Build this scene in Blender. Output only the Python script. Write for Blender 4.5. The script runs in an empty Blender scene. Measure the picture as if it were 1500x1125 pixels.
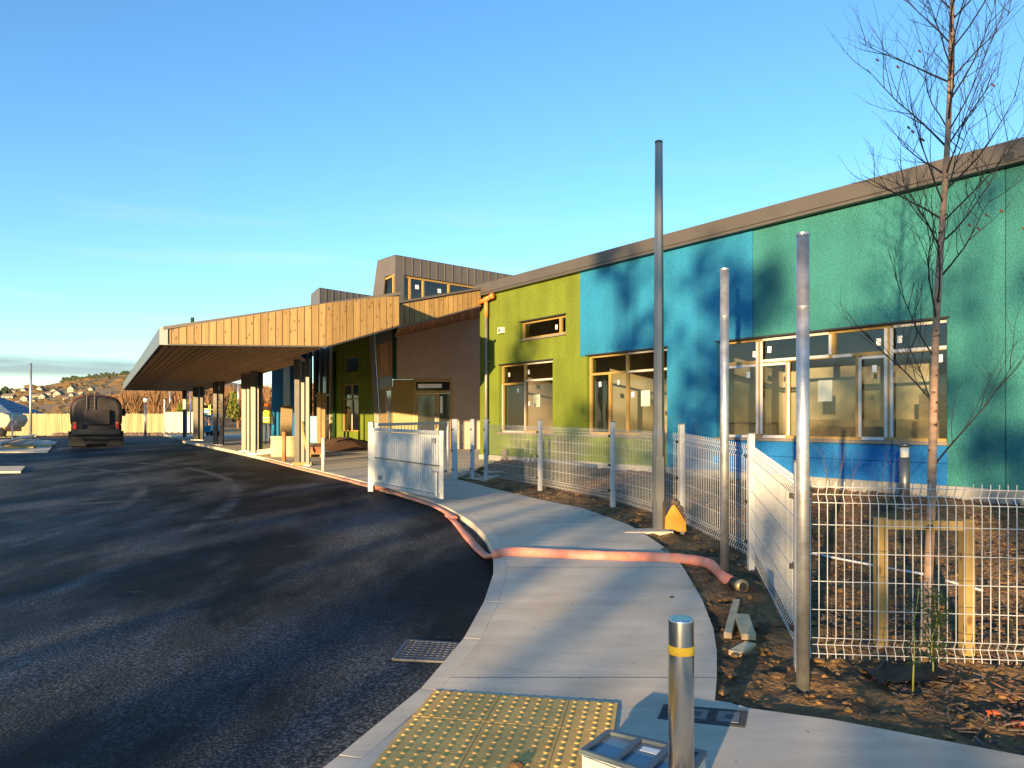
import bpy, bmesh, math, random
from mathutils import Vector, noise
from math import radians, sin, cos, pi, sqrt

V = Vector
random.seed(7)
scene = bpy.context.scene
COL = scene.collection

# ------------------------------------------------------------------ camera, sky, sun, exposure
F, HZ, CX, EYE = 1100.0, 616.0, 750.0, 1.6
cam_d = bpy.data.cameras.new('camera')
cam_d.sensor_width = 36.0
cam_d.lens = 36.0 * F / 1500.0
cam_d.shift_y = (HZ - 562.5) / 1500.0
cam_d.clip_start = 0.05
cam_d.clip_end = 4000
cam = bpy.data.objects.new('camera', cam_d)
COL.objects.link(cam)
cam.location = (0, 0, EYE)
cam.rotation_euler = (radians(90), 0, 0)
scene.camera = cam

SUN_ELEV = radians(7.0)
SUN_AZ = radians(25.0)          # shadows run this far right of straight ahead
sun_to = V((-sin(SUN_AZ) * cos(SUN_ELEV), -cos(SUN_AZ) * cos(SUN_ELEV), sin(SUN_ELEV)))
sd = bpy.data.lights.new('sun', 'SUN')
sd.energy = 4.7
sd.angle = radians(0.5)
sd.color = (1.0, 0.68, 0.32)
sun = bpy.data.objects.new('sun', sd)
COL.objects.link(sun)
sun.rotation_euler = (-sun_to).to_track_quat('-Z', 'Y').to_euler()
sun.location = sun_to * 60

world = bpy.data.worlds.new('World')
scene.world = world
world.use_nodes = True
wn, wl = world.node_tree.nodes, world.node_tree.links
wn.clear()
w_out = wn.new('ShaderNodeOutputWorld')
w_bg = wn.new('ShaderNodeBackground')
w_bg.inputs['Strength'].default_value = 0.132
sky = wn.new('ShaderNodeTexSky')
sky.sky_type = 'NISHITA'
sky.sun_disc = False
sky.sun_elevation = SUN_ELEV
sky.sun_rotation = radians(180.0) + SUN_AZ
sky.altitude = 50
sky.air_density = 1.0
sky.dust_density = 0.0
sky.ozone_density = 3.1
SKY_TINT = wn.new('ShaderNodeHueSaturation')
SKY_TINT.inputs['Saturation'].default_value = 1.08
SKY_TINT.inputs['Value'].default_value = 1.0
wl.new(sky.outputs[0], SKY_TINT.inputs['Color'])
# thin clouds low over the hill
tc = wn.new('ShaderNodeTexCoord')
mp = wn.new('ShaderNodeMapping')
mp.inputs['Scale'].default_value = (2.2, 2.2, 26.0)
cn = wn.new('ShaderNodeTexNoise')
cn.inputs['Scale'].default_value = 1.6
cn.inputs['Detail'].default_value = 5
cr = wn.new('ShaderNodeValToRGB')
cr.color_ramp.elements[0].position = 0.53
cr.color_ramp.elements[1].position = 0.70
sx = wn.new('ShaderNodeSeparateXYZ')
zr = wn.new('ShaderNodeValToRGB')
zr.color_ramp.elements[0].position = 0.04
zr.color_ramp.elements[1].position = 0.10
e = zr.color_ramp.elements.new(0.22); e.color = (0.35, 0.35, 0.35, 1)
e = zr.color_ramp.elements.new(0.34); e.color = (0, 0, 0, 1)
mm = wn.new('ShaderNodeMath'); mm.operation = 'MULTIPLY'
mm2 = wn.new('ShaderNodeMath'); mm2.operation = 'MULTIPLY'; mm2.inputs[1].default_value = 0.42
mx = wn.new('ShaderNodeMix'); mx.data_type = 'RGBA'
mx.inputs[7].default_value = (2.1, 2.3, 2.5, 1)
wl.new(tc.outputs['Generated'], mp.inputs[0]); wl.new(mp.outputs[0], cn.inputs['Vector'])
wl.new(cn.outputs[0], cr.inputs[0]); wl.new(tc.outputs['Generated'], sx.inputs[0])
wl.new(sx.outputs['Z'], zr.inputs[0])
wl.new(cr.outputs[0], mm.inputs[0]); wl.new(zr.outputs[0], mm.inputs[1])
wl.new(mm.outputs[0], mm2.inputs[0]); wl.new(mm2.outputs[0], mx.inputs[0])
wl.new(SKY_TINT.outputs[0], mx.inputs[6])
# one long grey streak low over the hill
bz = wn.new('ShaderNodeValToRGB')
bz.color_ramp.interpolation = 'EASE'
bz.color_ramp.elements[0].position = 0.046; bz.color_ramp.elements[0].color = (0, 0, 0, 1)
bz.color_ramp.elements[1].position = 0.076; bz.color_ramp.elements[1].color = (0, 0, 0, 1)
e = bz.color_ramp.elements.new(0.056); e.color = (1, 1, 1, 1)
e = bz.color_ramp.elements.new(0.066); e.color = (1, 1, 1, 1)
mp3 = wn.new('ShaderNodeMapping'); mp3.inputs['Scale'].default_value = (3.0, 3.0, 30.0); mp3.inputs['Location'].default_value = (0.9, 0.2, 0)
n3 = wn.new('ShaderNodeTexNoise'); n3.inputs['Scale'].default_value = 1.0; n3.inputs['Detail'].default_value = 4
r3 = wn.new('ShaderNodeMapRange'); r3.inputs['From Min'].default_value = 0.34; r3.inputs['From Max'].default_value = 0.50; r3.inputs['To Max'].default_value = 0.75
# stays to the left of the canopy
dx3 = wn.new('ShaderNodeMapRange'); dx3.inputs['From Min'].default_value = -0.30; dx3.inputs['From Max'].default_value = -0.46
m3 = wn.new('ShaderNodeMath'); m3.operation = 'MULTIPLY'
m4 = wn.new('ShaderNodeMath'); m4.operation = 'MULTIPLY'
mx3 = wn.new('ShaderNodeMix'); mx3.data_type = 'RGBA'; mx3.inputs[7].default_value = (0.82, 1.0, 1.15, 1)
wl.new(sx.outputs['Z'], bz.inputs[0]); wl.new(tc.outputs['Generated'], mp3.inputs[0]); wl.new(mp3.outputs[0], n3.inputs['Vector'])
wl.new(n3.outputs[0], r3.inputs[0]); wl.new(sx.outputs['X'], dx3.inputs[0])
wl.new(bz.outputs[0], m3.inputs[0]); wl.new(r3.outputs[0], m3.inputs[1]); wl.new(m3.outputs[0], m4.inputs[0]); wl.new(dx3.outputs[0], m4.inputs[1])
wl.new(m4.outputs[0], mx3.inputs[0])
wl.new(mx.outputs[2], mx3.inputs[6])
wl.new(mx3.outputs[2], w_bg.inputs['Color'])
wl.new(w_bg.outputs[0], w_out.inputs['Surface'])

scene.view_settings.view_transform = 'Standard'
scene.view_settings.look = 'None'
scene.view_settings.gamma = 1.0
scene.view_settings.use_curve_mapping = False
scene.view_settings.exposure = 1.65
scene.render.engine = 'CYCLES'
scene.cycles.use_denoising = True
scene.cycles.max_bounces = 6
scene.cycles.transparent_max_bounces = 12
scene.cycles.sample_clamp_indirect = 4.0

# ------------------------------------------------------------------ helpers
ORIG = {}


def interp(x, pts):
    if x <= pts[0][0]:
        return pts[0][1]
    for (a, fa), (b, fb) in zip(pts, pts[1:]):
        if x <= b:
            return fa + (fb - fa) * (x - a) / (b - a)
    return pts[-1][1]


class MB:
    def __init__(self, smooth=False):
        self.v, self.f, self.smooth = [], [], smooth

    def hexa(self, p):          # 8 corners: 0-3 bottom ring, 4-7 top ring
        b = len(self.v)
        self.v += [V(q) for q in p]
        for q in ((3, 2, 1, 0), (4, 5, 6, 7), (0, 1, 5, 4), (1, 2, 6, 5), (2, 3, 7, 6), (3, 0, 4, 7)):
            self.f.append(tuple(b + i for i in q))
        return self

    def box(self, x0, x1, y0, y1, z0, z1):
        return self.hexa([(x0, y0, z0), (x1, y0, z0), (x1, y1, z0), (x0, y1, z0),
                          (x0, y0, z1), (x1, y0, z1), (x1, y1, z1), (x0, y1, z1)])

    def obox(self, c, ax, ay, az):
        c, ax, ay, az = V(c), V(ax), V(ay), V(az)
        return self.hexa([c - ax - ay - az, c + ax - ay - az, c + ax + ay - az, c - ax + ay - az,
                          c - ax - ay + az, c + ax - ay + az, c + ax + ay + az, c - ax + ay + az])

    def bar(self, p, q, w, h, up=(0, 0, 1)):
        p, q = V(p), V(q)
        d = (q - p)
        dn = d.normalized()
        side = dn.cross(V(up))
        if side.length < 1e-4:
            side = V((1, 0, 0))
        side.normalize()
        u = side.cross(dn).normalized()
        return self.obox((p + q) / 2, d / 2, side * (w / 2), u * (h / 2))

    def quad(self, *p):
        b = len(self.v)
        self.v += [V(q) for q in p]
        self.f.append(tuple(range(b, b + len(p))))
        return self

    def prism(self, poly, vec):
        b, n = len(self.v), len(poly)
        vec = V(vec)
        self.v += [V(q) for q in poly] + [V(q) + vec for q in poly]
        self.f.append(tuple(range(b + n - 1, b - 1, -1)))
        self.f.append(tuple(range(b + n, b + 2 * n)))
        for i in range(n):
            j = (i + 1) % n
            self.f.append((b + i, b + j, b + n + j, b + n + i))
        return self

    def tube(self, pts, rad, n=8, cap=True, flat=1.0):
        pts = [V(p) for p in pts]
        if not isinstance(rad, (list, tuple)):
            rad = [rad] * len(pts)
        b = len(self.v)
        prev = None
        for i, p in enumerate(pts):
            t = (pts[min(i + 1, len(pts) - 1)] - pts[max(i - 1, 0)]).normalized()
            if prev is None:
                ref = V((0, 0, 1)) if abs(t.z) < 0.9 else V((1, 0, 0))
                a = t.cross(ref).normalized()
            else:
                a = (prev - t * prev.dot(t)).normalized()
            prev = a
            c = t.cross(a)
            for k in range(n):
                an = 2 * pi * k / n
                self.v.append(p + (a * cos(an) + c * sin(an) * flat) * rad[i])
        m = len(pts)
        for i in range(m - 1):
            for k in range(n):
                k2 = (k + 1) % n
                self.f.append((b + i * n + k, b + i * n + k2, b + (i + 1) * n + k2, b + (i + 1) * n + k))
        if cap:
            self.f.append(tuple(b + k for k in range(n - 1, -1, -1)))
            self.f.append(tuple(b + (m - 1) * n + k for k in range(n)))
        return self

    def lathe(self, c, prof, n=20):
        c = V(c)
        b = len(self.v)
        for r, z in prof:
            for k in range(n):
                a = 2 * pi * k / n
                self.v.append(c + V((r * cos(a), r * sin(a), z)))
        m = len(prof)
        for i in range(m - 1):
            for k in range(n):
                k2 = (k + 1) % n
                self.f.append((b + i * n + k, b + i * n + k2, b + (i + 1) * n + k2, b + (i + 1) * n + k))
        self.f.append(tuple(b + k for k in range(n - 1, -1, -1)))
        self.f.append(tuple(b + (m - 1) * n + k for k in range(n)))
        return self

    def blob(self, c, rx, ry, rz, seed=0, jit=0.25, lev=1):
        # rough icosphere-like lump
        bm = bmesh.new()
        bmesh.ops.create_icosphere(bm, subdivisions=lev, radius=1.0)
        b = len(self.v)
        rg = random.Random(seed)
        for v in bm.verts:
            k = 1 + rg.uniform(-jit, jit)
            self.v.append(V((c[0] + v.co.x * rx * k, c[1] + v.co.y * ry * k, c[2] + v.co.z * rz * k)))
        for fc in bm.faces:
            self.f.append(tuple(b + v.index for v in fc.verts))
        bm.free()
        return self

    def build(self, name, mat, parent=None, loc=None, bevel=0.0, label=None):
        if loc is None:
            n = len(self.v)
            xs = [v.x for v in self.v]; ys = [v.y for v in self.v]; zs = [v.z for v in self.v]
            loc = V(((min(xs) + max(xs)) / 2, (min(ys) + max(ys)) / 2, min(zs)))
        loc = V(loc)
        me = bpy.data.meshes.new(name)
        me.from_pydata([tuple(v - loc) for v in self.v], [], self.f)
        if self.smooth:
            me.polygons.foreach_set('use_smooth', [True] * len(me.polygons))
        me.update()
        if mat is not None:
            me.materials.append(mat)
        o = bpy.data.objects.new(name, me)
        COL.objects.link(o)
        ORIG[o.name] = loc
        if parent is not None:
            o.parent = parent
            o.location = loc - ORIG[parent.name]
        else:
            o.location = loc
        if bevel > 0:
            b = o.modifiers.new('bevel', 'BEVEL')
            b.width = bevel; b.segments = 2; b.limit_method = 'ANGLE'
        if label:
            o['label'] = label
        return o


def tag(o, label, cat, group=None):
    o['label'] = label; o['category'] = cat
    if group:
        o['group'] = group
    return o


def thing(name, label, cat, loc, group=None):
    o = bpy.data.objects.new(name, None)
    COL.objects.link(o)
    o.location = loc
    o.empty_display_size = 0.2
    ORIG[o.name] = V(loc)
    return tag(o, label, cat, group)


def structure(o):
    o['kind'] = 'structure'
    return o


def stuff(o):
    o['kind'] = 'stuff'
    return o


def copy_tree(o, parent=None, loc=None):
    c = o.copy()
    COL.objects.link(c)
    if parent is not None:
        c.parent = parent
    if loc is not None:
        c.location = loc
        ORIG[c.name] = V(loc)
    for ch in list(o.children):
        copy_tree(ch, c)
    return c


def place_copy(o, parent, wloc, rotz=0.0):
    """one more copy of a simple part, sharing its mesh, at a world location"""
    c = o.copy()
    COL.objects.link(c)
    ORIG[c.name] = V(wloc)
    c.parent = parent
    c.location = V(wloc) - ORIG[parent.name]
    c.rotation_euler = (0, 0, rotz)
    return c


# ------------------------------------------------------------------ materials
def lin(r, g, b):
    f = lambda c: (c / 255 / 12.92) if c <= 10 else ((c / 255 + 0.055) / 1.055) ** 2.4
    return (f(r), f(g), f(b))


def pmat(name, rgb, rough=0.7, metal=0.0, var=0.15, scale=6.0, bump=0.0, bscale=80.0, rand=0.0,
         second=None, sec_scale=3.0, sec_lo=0.5, sec_hi=0.65, stretch=(1, 1, 1), spec=0.4, aniso=None, bdist=0.01, detail=5):
    m = bpy.data.materials.new(name)
    m.use_nodes = True
    N, L = m.node_tree.nodes, m.node_tree.links
    bs = N['Principled BSDF']
    bs.inputs['Roughness'].default_value = rough
    bs.inputs['Metallic'].default_value = metal
    bs.inputs['Specular IOR Level'].default_value = spec
    tcd = N.new('ShaderNodeTexCoord')
    mpp = N.new('ShaderNodeMapping')
    mpp.inputs['Scale'].default_value = stretch
    L.new(tcd.outputs['Object'], mpp.inputs[0])
    vec = mpp.outputs[0]
    if rand > 0:
        oi = N.new('ShaderNodeObjectInfo')
        ad = N.new('ShaderNodeVectorMath'); ad.operation = 'ADD'
        sc = N.new('ShaderNodeVectorMath'); sc.operation = 'SCALE'; sc.inputs['Scale'].default_value = 37.0
        cb = N.new('ShaderNodeCombineXYZ')
        L.new(oi.outputs['Random'], cb.inputs[0]); L.new(oi.outputs['Random'], cb.inputs[2])
        L.new(cb.outputs[0], sc.inputs[0])
        L.new(mpp.outputs[0], ad.inputs[0]); L.new(sc.outputs[0], ad.inputs[1])
        vec = ad.outputs[0]
    nz = N.new('ShaderNodeTexNoise')
    nz.inputs['Scale'].default_value = scale
    nz.inputs['Detail'].default_value = detail
    L.new(vec, nz.inputs['Vector'])
    mr = N.new('ShaderNodeMapRange')
    mr.inputs['From Min'].default_value = 0.3; mr.inputs['From Max'].default_value = 0.7
    mr.inputs['To Min'].default_value = 1 - var; mr.inputs['To Max'].default_value = 1 + var
    L.new(nz.outputs[0], mr.inputs[0])
    col = N.new('ShaderNodeMix'); col.data_type = 'RGBA'; col.blend_type = 'MULTIPLY'
    col.inputs[0].default_value = 1.0
    col.inputs[6].default_value = (*rgb, 1)
    L.new(mr.outputs[0], col.inputs[7])
    out = col.outputs[2]
    if rand > 0:
        hv = N.new('ShaderNodeHueSaturation')
        m2 = N.new('ShaderNodeMapRange')
        m2.inputs['To Min'].default_value = 1 - rand; m2.inputs['To Max'].default_value = 1 + rand
        L.new(oi.outputs['Random'], m2.inputs[0])
        L.new(m2.outputs[0], hv.inputs['Value'])
        L.new(out, hv.inputs['Color'])
        out = hv.outputs[0]
    if second is not None:
        n2 = N.new('ShaderNodeTexNoise')
        n2.inputs['Scale'].default_value = sec_scale; n2.inputs['Detail'].default_value = 6
        L.new(vec, n2.inputs['Vector'])
        r2 = N.new('ShaderNodeMapRange')
        r2.inputs['From Min'].default_value = sec_lo; r2.inputs['From Max'].default_value = sec_hi
        L.new(n2.outputs[0], r2.inputs[0])
        mx2 = N.new('ShaderNodeMix'); mx2.data_type = 'RGBA'
        mx2.inputs[7].default_value = (*second, 1)
        L.new(r2.outputs[0], mx2.inputs[0]); L.new(out, mx2.inputs[6])
        out = mx2.outputs[2]
    L.new(out, bs.inputs['Base Color'])
    if bump > 0:
        nb = N.new('ShaderNodeTexNoise')
        nb.inputs['Scale'].default_value = bscale; nb.inputs['Detail'].default_value = 4
        L.new(vec, nb.inputs['Vector'])
        bp = N.new('ShaderNodeBump')
        bp.inputs['Strength'].default_value = bump; bp.inputs['Distance'].default_value = bdist
        L.new(nb.outputs[0], bp.inputs['Height'])
        L.new(bp.outputs[0], bs.inputs['Normal'])
    if aniso:
        bs.inputs['Anisotropic'].default_value = aniso
    return m


def wood(name, rgb, rand=0.16, knots=True, rough=0.62):
    m = pmat(name, rgb, rough=rough, var=0.20, scale=9.0, bump=0.15, bscale=60, rand=rand, stretch=(1, 1, 0.10), spec=0.3)
    if knots:
        N, L = m.node_tree.nodes, m.node_tree.links
        bs = N['Principled BSDF']
        src = bs.inputs['Base Color'].links[0].from_socket
        tcd = N.new('ShaderNodeTexCoord'); oi = N.new('ShaderNodeObjectInfo')
        cb = N.new('ShaderNodeCombineXYZ'); ad = N.new('ShaderNodeVectorMath')
        ms = N.new('ShaderNodeMath'); ms.operation = 'MULTIPLY'; ms.inputs[1].default_value = 53.0
        L.new(oi.outputs['Random'], ms.inputs[0]); L.new(ms.outputs[0], cb.inputs[2]); L.new(ms.outputs[0], cb.inputs[0])
        L.new(tcd.outputs['Object'], ad.inputs[0]); L.new(cb.outputs[0], ad.inputs[1])
        mp2 = N.new('ShaderNodeMapping'); mp2.inputs['Scale'].default_value = (9, 9, 5)
        L.new(ad.outputs[0], mp2.inputs[0])
        vo = N.new('ShaderNodeTexVoronoi'); vo.inputs['Scale'].default_value = 1.0
        L.new(mp2.outputs[0], vo.inputs['Vector'])
        r = N.new('ShaderNodeMapRange')
        r.inputs['From Min'].default_value = 0.10; r.inputs['From Max'].default_value = 0.24
        r.inputs['To Min'].default_value = 0.75; r.inputs['To Max'].default_value = 0.0
        L.new(vo.outputs['Distance'], r.inputs[0])
        mx2 = N.new('ShaderNodeMix'); mx2.data_type = 'RGBA'
        mx2.inputs[7].default_value = (rgb[0] * 0.32, rgb[1] * 0.2, rgb[2] * 0.12, 1)
        L.new(r.outputs[0], mx2.inputs[0]); L.new(src, mx2.inputs[6]); L.new(mx2.outputs[2], bs.inputs['Base Color'])
    return m


def glass_mat(name, tint=(0.80, 0.83, 0.80)):
    m = bpy.data.materials.new(name)
    m.use_nodes = True
    N, L = m.node_tree.nodes, m.node_tree.links
    N.remove(N['Principled BSDF'])
    o = N['Material Output']
    t = N.new('ShaderNodeBsdfTransparent'); t.inputs[0].default_value = (*tint, 1)
    g = N.new('ShaderNodeBsdfGlossy'); g.inputs['Roughness'].default_value = 0.03
    ge = N.new('ShaderNodeNewGeometry')
    dt = N.new('ShaderNodeVectorMath'); dt.operation = 'DOT_PRODUCT'
    L.new(ge.outputs['Normal'], dt.inputs[0]); L.new(ge.outputs['Incoming'], dt.inputs[1])
    ab = N.new('ShaderNodeMath'); ab.operation = 'ABSOLUTE'; L.new(dt.outputs['Value'], ab.inputs[0])
    om = N.new('ShaderNodeMath'); om.operation = 'SUBTRACT'; om.inputs[0].default_value = 1.0; L.new(ab.outputs[0], om.inputs[1])
    pw_ = N.new('ShaderNodeMath'); pw_.operation = 'POWER'; pw_.inputs[1].default_value = 5.0; L.new(om.outputs[0], pw_.inputs[0])
    fr = N.new('ShaderNodeMath'); fr.operation = 'MULTIPLY_ADD'; fr.inputs[1].default_value = 0.92; fr.inputs[2].default_value = 0.085
    L.new(pw_.outputs[0], fr.inputs[0])
    nz = N.new('ShaderNodeTexNoise'); nz.inputs['Scale'].default_value = 1.3
    bp = N.new('ShaderNodeBump'); bp.inputs['Strength'].default_value = 0.06; bp.inputs['Distance'].default_value = 0.05
    L.new(nz.outputs[0], bp.inputs['Height']); L.new(bp.outputs[0], g.inputs['Normal'])
    mx_ = N.new('ShaderNodeMixShader')
    L.new(fr.outputs[0], mx_.inputs[0]); L.new(t.outputs[0], mx_.inputs[1]); L.new(g.outputs[0], mx_.inputs[2])
    L.new(mx_.outputs[0], o.inputs['Surface'])
    return m


def render_mat(name, rgb):
    """rough pebble-dash wall render"""
    m = pmat(name, rgb, rough=0.88, var=0.20, scale=38.0, bump=0.8, bscale=44.0, bdist=0.035, spec=0.2, detail=3)
    N, L = m.node_tree.nodes, m.node_tree.links
    bs = N['Principled BSDF']
    src = bs.inputs['Base Color'].links[0].from_socket
    tcd = N.new('ShaderNodeTexCoord')
    n = N.new('ShaderNodeTexNoise'); n.inputs['Scale'].default_value = 0.8; n.inputs['Detail'].default_value = 4
    L.new(tcd.outputs['Object'], n.inputs['Vector'])
    r = N.new('ShaderNodeMapRange')
    r.inputs['From Min'].default_value = 0.3; r.inputs['From Max'].default_value = 0.7
    r.inputs['To Min'].default_value = 0.88; r.inputs['To Max'].default_value = 1.12
    L.new(n.outputs[0], r.inputs[0])
    c = N.new('ShaderNodeMix'); c.data_type = 'RGBA'; c.blend_type = 'MULTIPLY'; c.inputs[0].default_value = 1
    L.new(src, c.inputs[6]); L.new(r.outputs[0], c.inputs[7])
    geo = N.new('ShaderNodeNewGeometry')
    mp1 = N.new('ShaderNodeMapping'); mp1.inputs['Scale'].default_value = (2.2, 2.2, 0.16)
    L.new(geo.outputs['Position'], mp1.inputs[0])
    n1 = N.new('ShaderNodeTexNoise'); n1.inputs['Scale'].default_value = 1.0; n1.inputs['Detail'].default_value = 5
    L.new(mp1.outputs[0], n1.inputs['Vector'])
    r1 = N.new('ShaderNodeMapRange')
    r1.inputs['From Min'].default_value = 0.35; r1.inputs['From Max'].default_value = 0.72
    r1.inputs['To Min'].default_value = 1.05; r1.inputs['To Max'].default_value = 0.84
    L.new(n1.outputs[0], r1.inputs[0])
    c3 = N.new('ShaderNodeMix'); c3.data_type = 'RGBA'; c3.blend_type = 'MULTIPLY'; c3.inputs[0].default_value = 1
    L.new(c.outputs[2], c3.inputs[6]); L.new(r1.outputs[0], c3.inputs[7]); L.new(c3.outputs[2], bs.inputs['Base Color'])
    return m


M = {}
M['lime'] = render_mat('lime_render', (0.132, 0.178, 0.024))
M['blue'] = render_mat('blue_render', (0.02, 0.19, 0.37))
M['deep_blue'] = render_mat('deep_blue_render', (0.016, 0.155, 0.44))
M['teal'] = render_mat('teal_render', (0.034, 0.178, 0.185))
M['brown_render'] = pmat('brown_render', (0.4, 0.31, 0.25), rough=0.9, var=0.07, scale=3, bump=0.2, bscale=40)
M['dark_green'] = render_mat('dark_green_render', (0.012, 0.06, 0.03))
M['plinth'] = pmat('plinth_render', (0.27, 0.27, 0.26), rough=0.85, bump=0.3, bscale=50, var=0.1)
M['alu'] = pmat('grey_aluminium_trim', (0.1, 0.088, 0.078), rough=0.45, metal=0.3, var=0.07, scale=2)
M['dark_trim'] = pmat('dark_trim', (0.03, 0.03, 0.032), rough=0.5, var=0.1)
M['zinc'] = pmat('zinc_sheet', (0.14, 0.122, 0.108), rough=0.42, metal=0.35, var=0.08, scale=1.5, rand=0.06)
M['zinc_blue'] = pmat('bright_zinc_edge', (0.13, 0.15, 0.17), rough=0.4, metal=0.3, var=0.08, scale=2)
M['larch'] = wood('larch_boards', (0.23, 0.15, 0.06))
M['larch_soffit'] = wood('larch_soffit', (0.48, 0.29, 0.14), rand=0.14, knots=False)
M['cedar_soffit'] = wood('cedar_soffit', (0.24, 0.11, 0.05), rand=0.25, knots=False)
M['frame_wood'] = pmat('window_timber', (0.33, 0.215, 0.07), rough=0.5, var=0.12, scale=8, stretch=(1, 1, 0.3))
M['white_film'] = pmat('white_window_cladding', (0.5, 0.5, 0.5), rough=0.4, var=0.05)
M['sill'] = pmat('grey_beige_sill', (0.2, 0.17, 0.14), rough=0.5, var=0.06)
M['glass'] = glass_mat('window_glass')
M['paper'] = pmat('white_paper', (0.82, 0.82, 0.80), rough=0.8, var=0.04)
M['room'] = pmat('room_plaster', (0.4, 0.35, 0.25), rough=0.9, var=0.08, scale=1.5)
M['room_floor'] = pmat('room_floor', (0.34, 0.30, 0.24), rough=0.8)
M['ply'] = pmat('plywood', (0.22, 0.16, 0.085), rough=0.7, var=0.2, scale=5, stretch=(1, 1, 4))
M['galv'] = pmat('galvanised_steel', (0.50, 0.50, 0.49), rough=0.42, metal=0.8, var=0.25, scale=14, bump=0.08, bscale=50)
M['pole_grey'] = pmat('grey_column_steel', (0.20, 0.20, 0.20), rough=0.38, metal=0.75, var=0.10, scale=4, stretch=(1, 1, .15))
M['stainless'] = pmat('brushed_stainless', (0.62, 0.60, 0.57), rough=0.26, metal=1.0, var=0.05, scale=20, stretch=(1, 1, .1), bump=0.03, bscale=200)
M['yellow_band'] = pmat('yellow_reflective_band', (0.85, 0.50, 0.03), rough=0.5, var=0.05)
M['white_steel'] = pmat('white_coated_steel', (0.46, 0.47, 0.48), rough=0.4, var=0.05, scale=4)
M['black_plastic'] = pmat('black_plastic', (0.012, 0.012, 0.013), rough=0.5, var=0.2)
M['gate_steel'] = pmat('gate_galvanised', (0.40, 0.43, 0.45), rough=0.5, metal=0.4, var=0.12, scale=9)
M['coral'] = pmat('coral_hose', (0.6, 0.21, 0.14), rough=0.6, var=0.22, scale=9, bump=0.25, bscale=25,
                  second=(0.50, 0.33, 0.28), sec_scale=5, sec_lo=0.42, sec_hi=0.75)
M['brass'] = pmat('dull_brass', (0.62, 0.46, 0.25), rough=0.45, metal=0.7, var=0.12)
M['fresh_wood'] = wood('fresh_sawn_timber', (0.62, 0.47, 0.28), knots=False)
M['stake_wood'] = wood('stake_timber', (0.33, 0.22, 0.075), rand=0.08)
M['grey_wood'] = wood('weathered_planks', (0.46, 0.42, 0.37), knots=False)
M['bark'] = pmat('birch_bark', (0.38, 0.24, 0.155), rough=0.75, var=0.28, scale=10, bump=0.4, bscale=30,
                 second=(0.05, 0.03, 0.02), sec_scale=9, sec_lo=0.66, sec_hi=0.70, stretch=(1, 1, 2.5))
M['twig'] = pmat('birch_twig', (0.03, 0.024, 0.021), rough=0.7, var=0.2)
M['leaf'] = pmat('withered_leaf', (0.10, 0.05, 0.02), rough=0.8, var=0.2)
M['soil'] = pmat('clay_soil', (0.20, 0.115, 0.048), rough=0.95, var=0.4, scale=7, bump=1.0, bscale=28, bdist=0.03,
                 second=(0.06, 0.037, 0.02), sec_scale=2.2, sec_lo=0.48, sec_hi=0.62)
M['clod'] = pmat('clay_clod', (0.20, 0.115, 0.045), rough=0.95, var=0.35, scale=14, bump=0.8, bscale=50, bdist=0.02)
M['mulch'] = pmat('bark_mulch', (0.12, 0.09, 0.075), rough=0.9, var=0.5, scale=30)
M['mulch_red'] = pmat('reddish_bark_mulch', (0.14, 0.068, 0.042), rough=0.9, var=0.5, scale=30)
M['tactile'] = pmat('buff_tactile_concrete', (0.68, 0.41, 0.12), rough=0.85, var=0.14, scale=9, bump=0.3, bscale=120, rand=0.06)
M['kerb'] = pmat('kerb_concrete', (0.48, 0.44, 0.38), rough=0.85, var=0.15, scale=9, bump=0.35, bscale=90, rand=0.07)
M['iron'] = pmat('cast_iron', (0.10, 0.105, 0.12), rough=0.55, metal=0.5, var=0.3, scale=20, bump=0.2, bscale=120)
M['cover'] = pmat('dark_cover', (0.045, 0.05, 0.055), rough=0.6, var=0.3, scale=20, bump=0.2, bscale=150)
M['cover_grey'] = pmat('grey_cover_lid', (0.13, 0.15, 0.16), rough=0.6, var=0.2, scale=20)
M['tray'] = pmat('slate_blue_plastic', (0.075, 0.10, 0.125), rough=0.35, var=0.15, scale=12)
M['tray_floor'] = pmat('tray_floor_plastic', (0.13, 0.20, 0.26), rough=0.22, var=0.12, scale=6)
M['card'] = pmat('torn_white_cardboard', (0.55, 0.50, 0.43), rough=0.9, var=0.25, scale=12, bump=0.5, bscale=30)
M['orange_pipe'] = pmat('orange_pipe_plastic', (0.75, 0.20, 0.05), rough=0.45, var=0.1)
M['grey_pipe'] = pmat('grey_downpipe', (0.22, 0.20, 0.18), rough=0.4, var=0.1, metal=0.3)
M['yellow_board'] = pmat('yellow_board', (0.55, 0.27, 0.03), rough=0.7, var=0.15, scale=8)
M['steel_post'] = pmat('primed_steel_post', (0.11, 0.105, 0.095), rough=0.45, metal=0.35, var=0.1, scale=3)
M['shaded_post'] = pmat('shaded_steel_post', (0.05, 0.048, 0.046), rough=0.5, metal=0.3)  # darker copy of the post steel, with shade put into its colour
M['hivis'] = pmat('hi_vis_yellow', (0.62, 0.70, 0.05), rough=0.7, var=0.08)
M['reflect'] = pmat('silver_tape', (0.6, 0.6, 0.58), rough=0.4, var=0.05)
M['jeans'] = pmat('blue_denim', (0.055, 0.085, 0.15), rough=0.9, var=0.2, scale=20)
M['dark_cloth'] = pmat('dark_cloth', (0.03, 0.03, 0.035), rough=0.9, var=0.2)
M['helmet'] = pmat('red_orange_helmet', (0.45, 0.08, 0.04), rough=0.4)
M['skin'] = pmat('skin', (0.5, 0.3, 0.2), rough=0.6)
M['truck_dark'] = pmat('grimy_tank_back', (0.028, 0.024, 0.023), rough=0.6, var=0.5, scale=3, second=(0.007, 0.007, 0.008), sec_scale=1.5)
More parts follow.
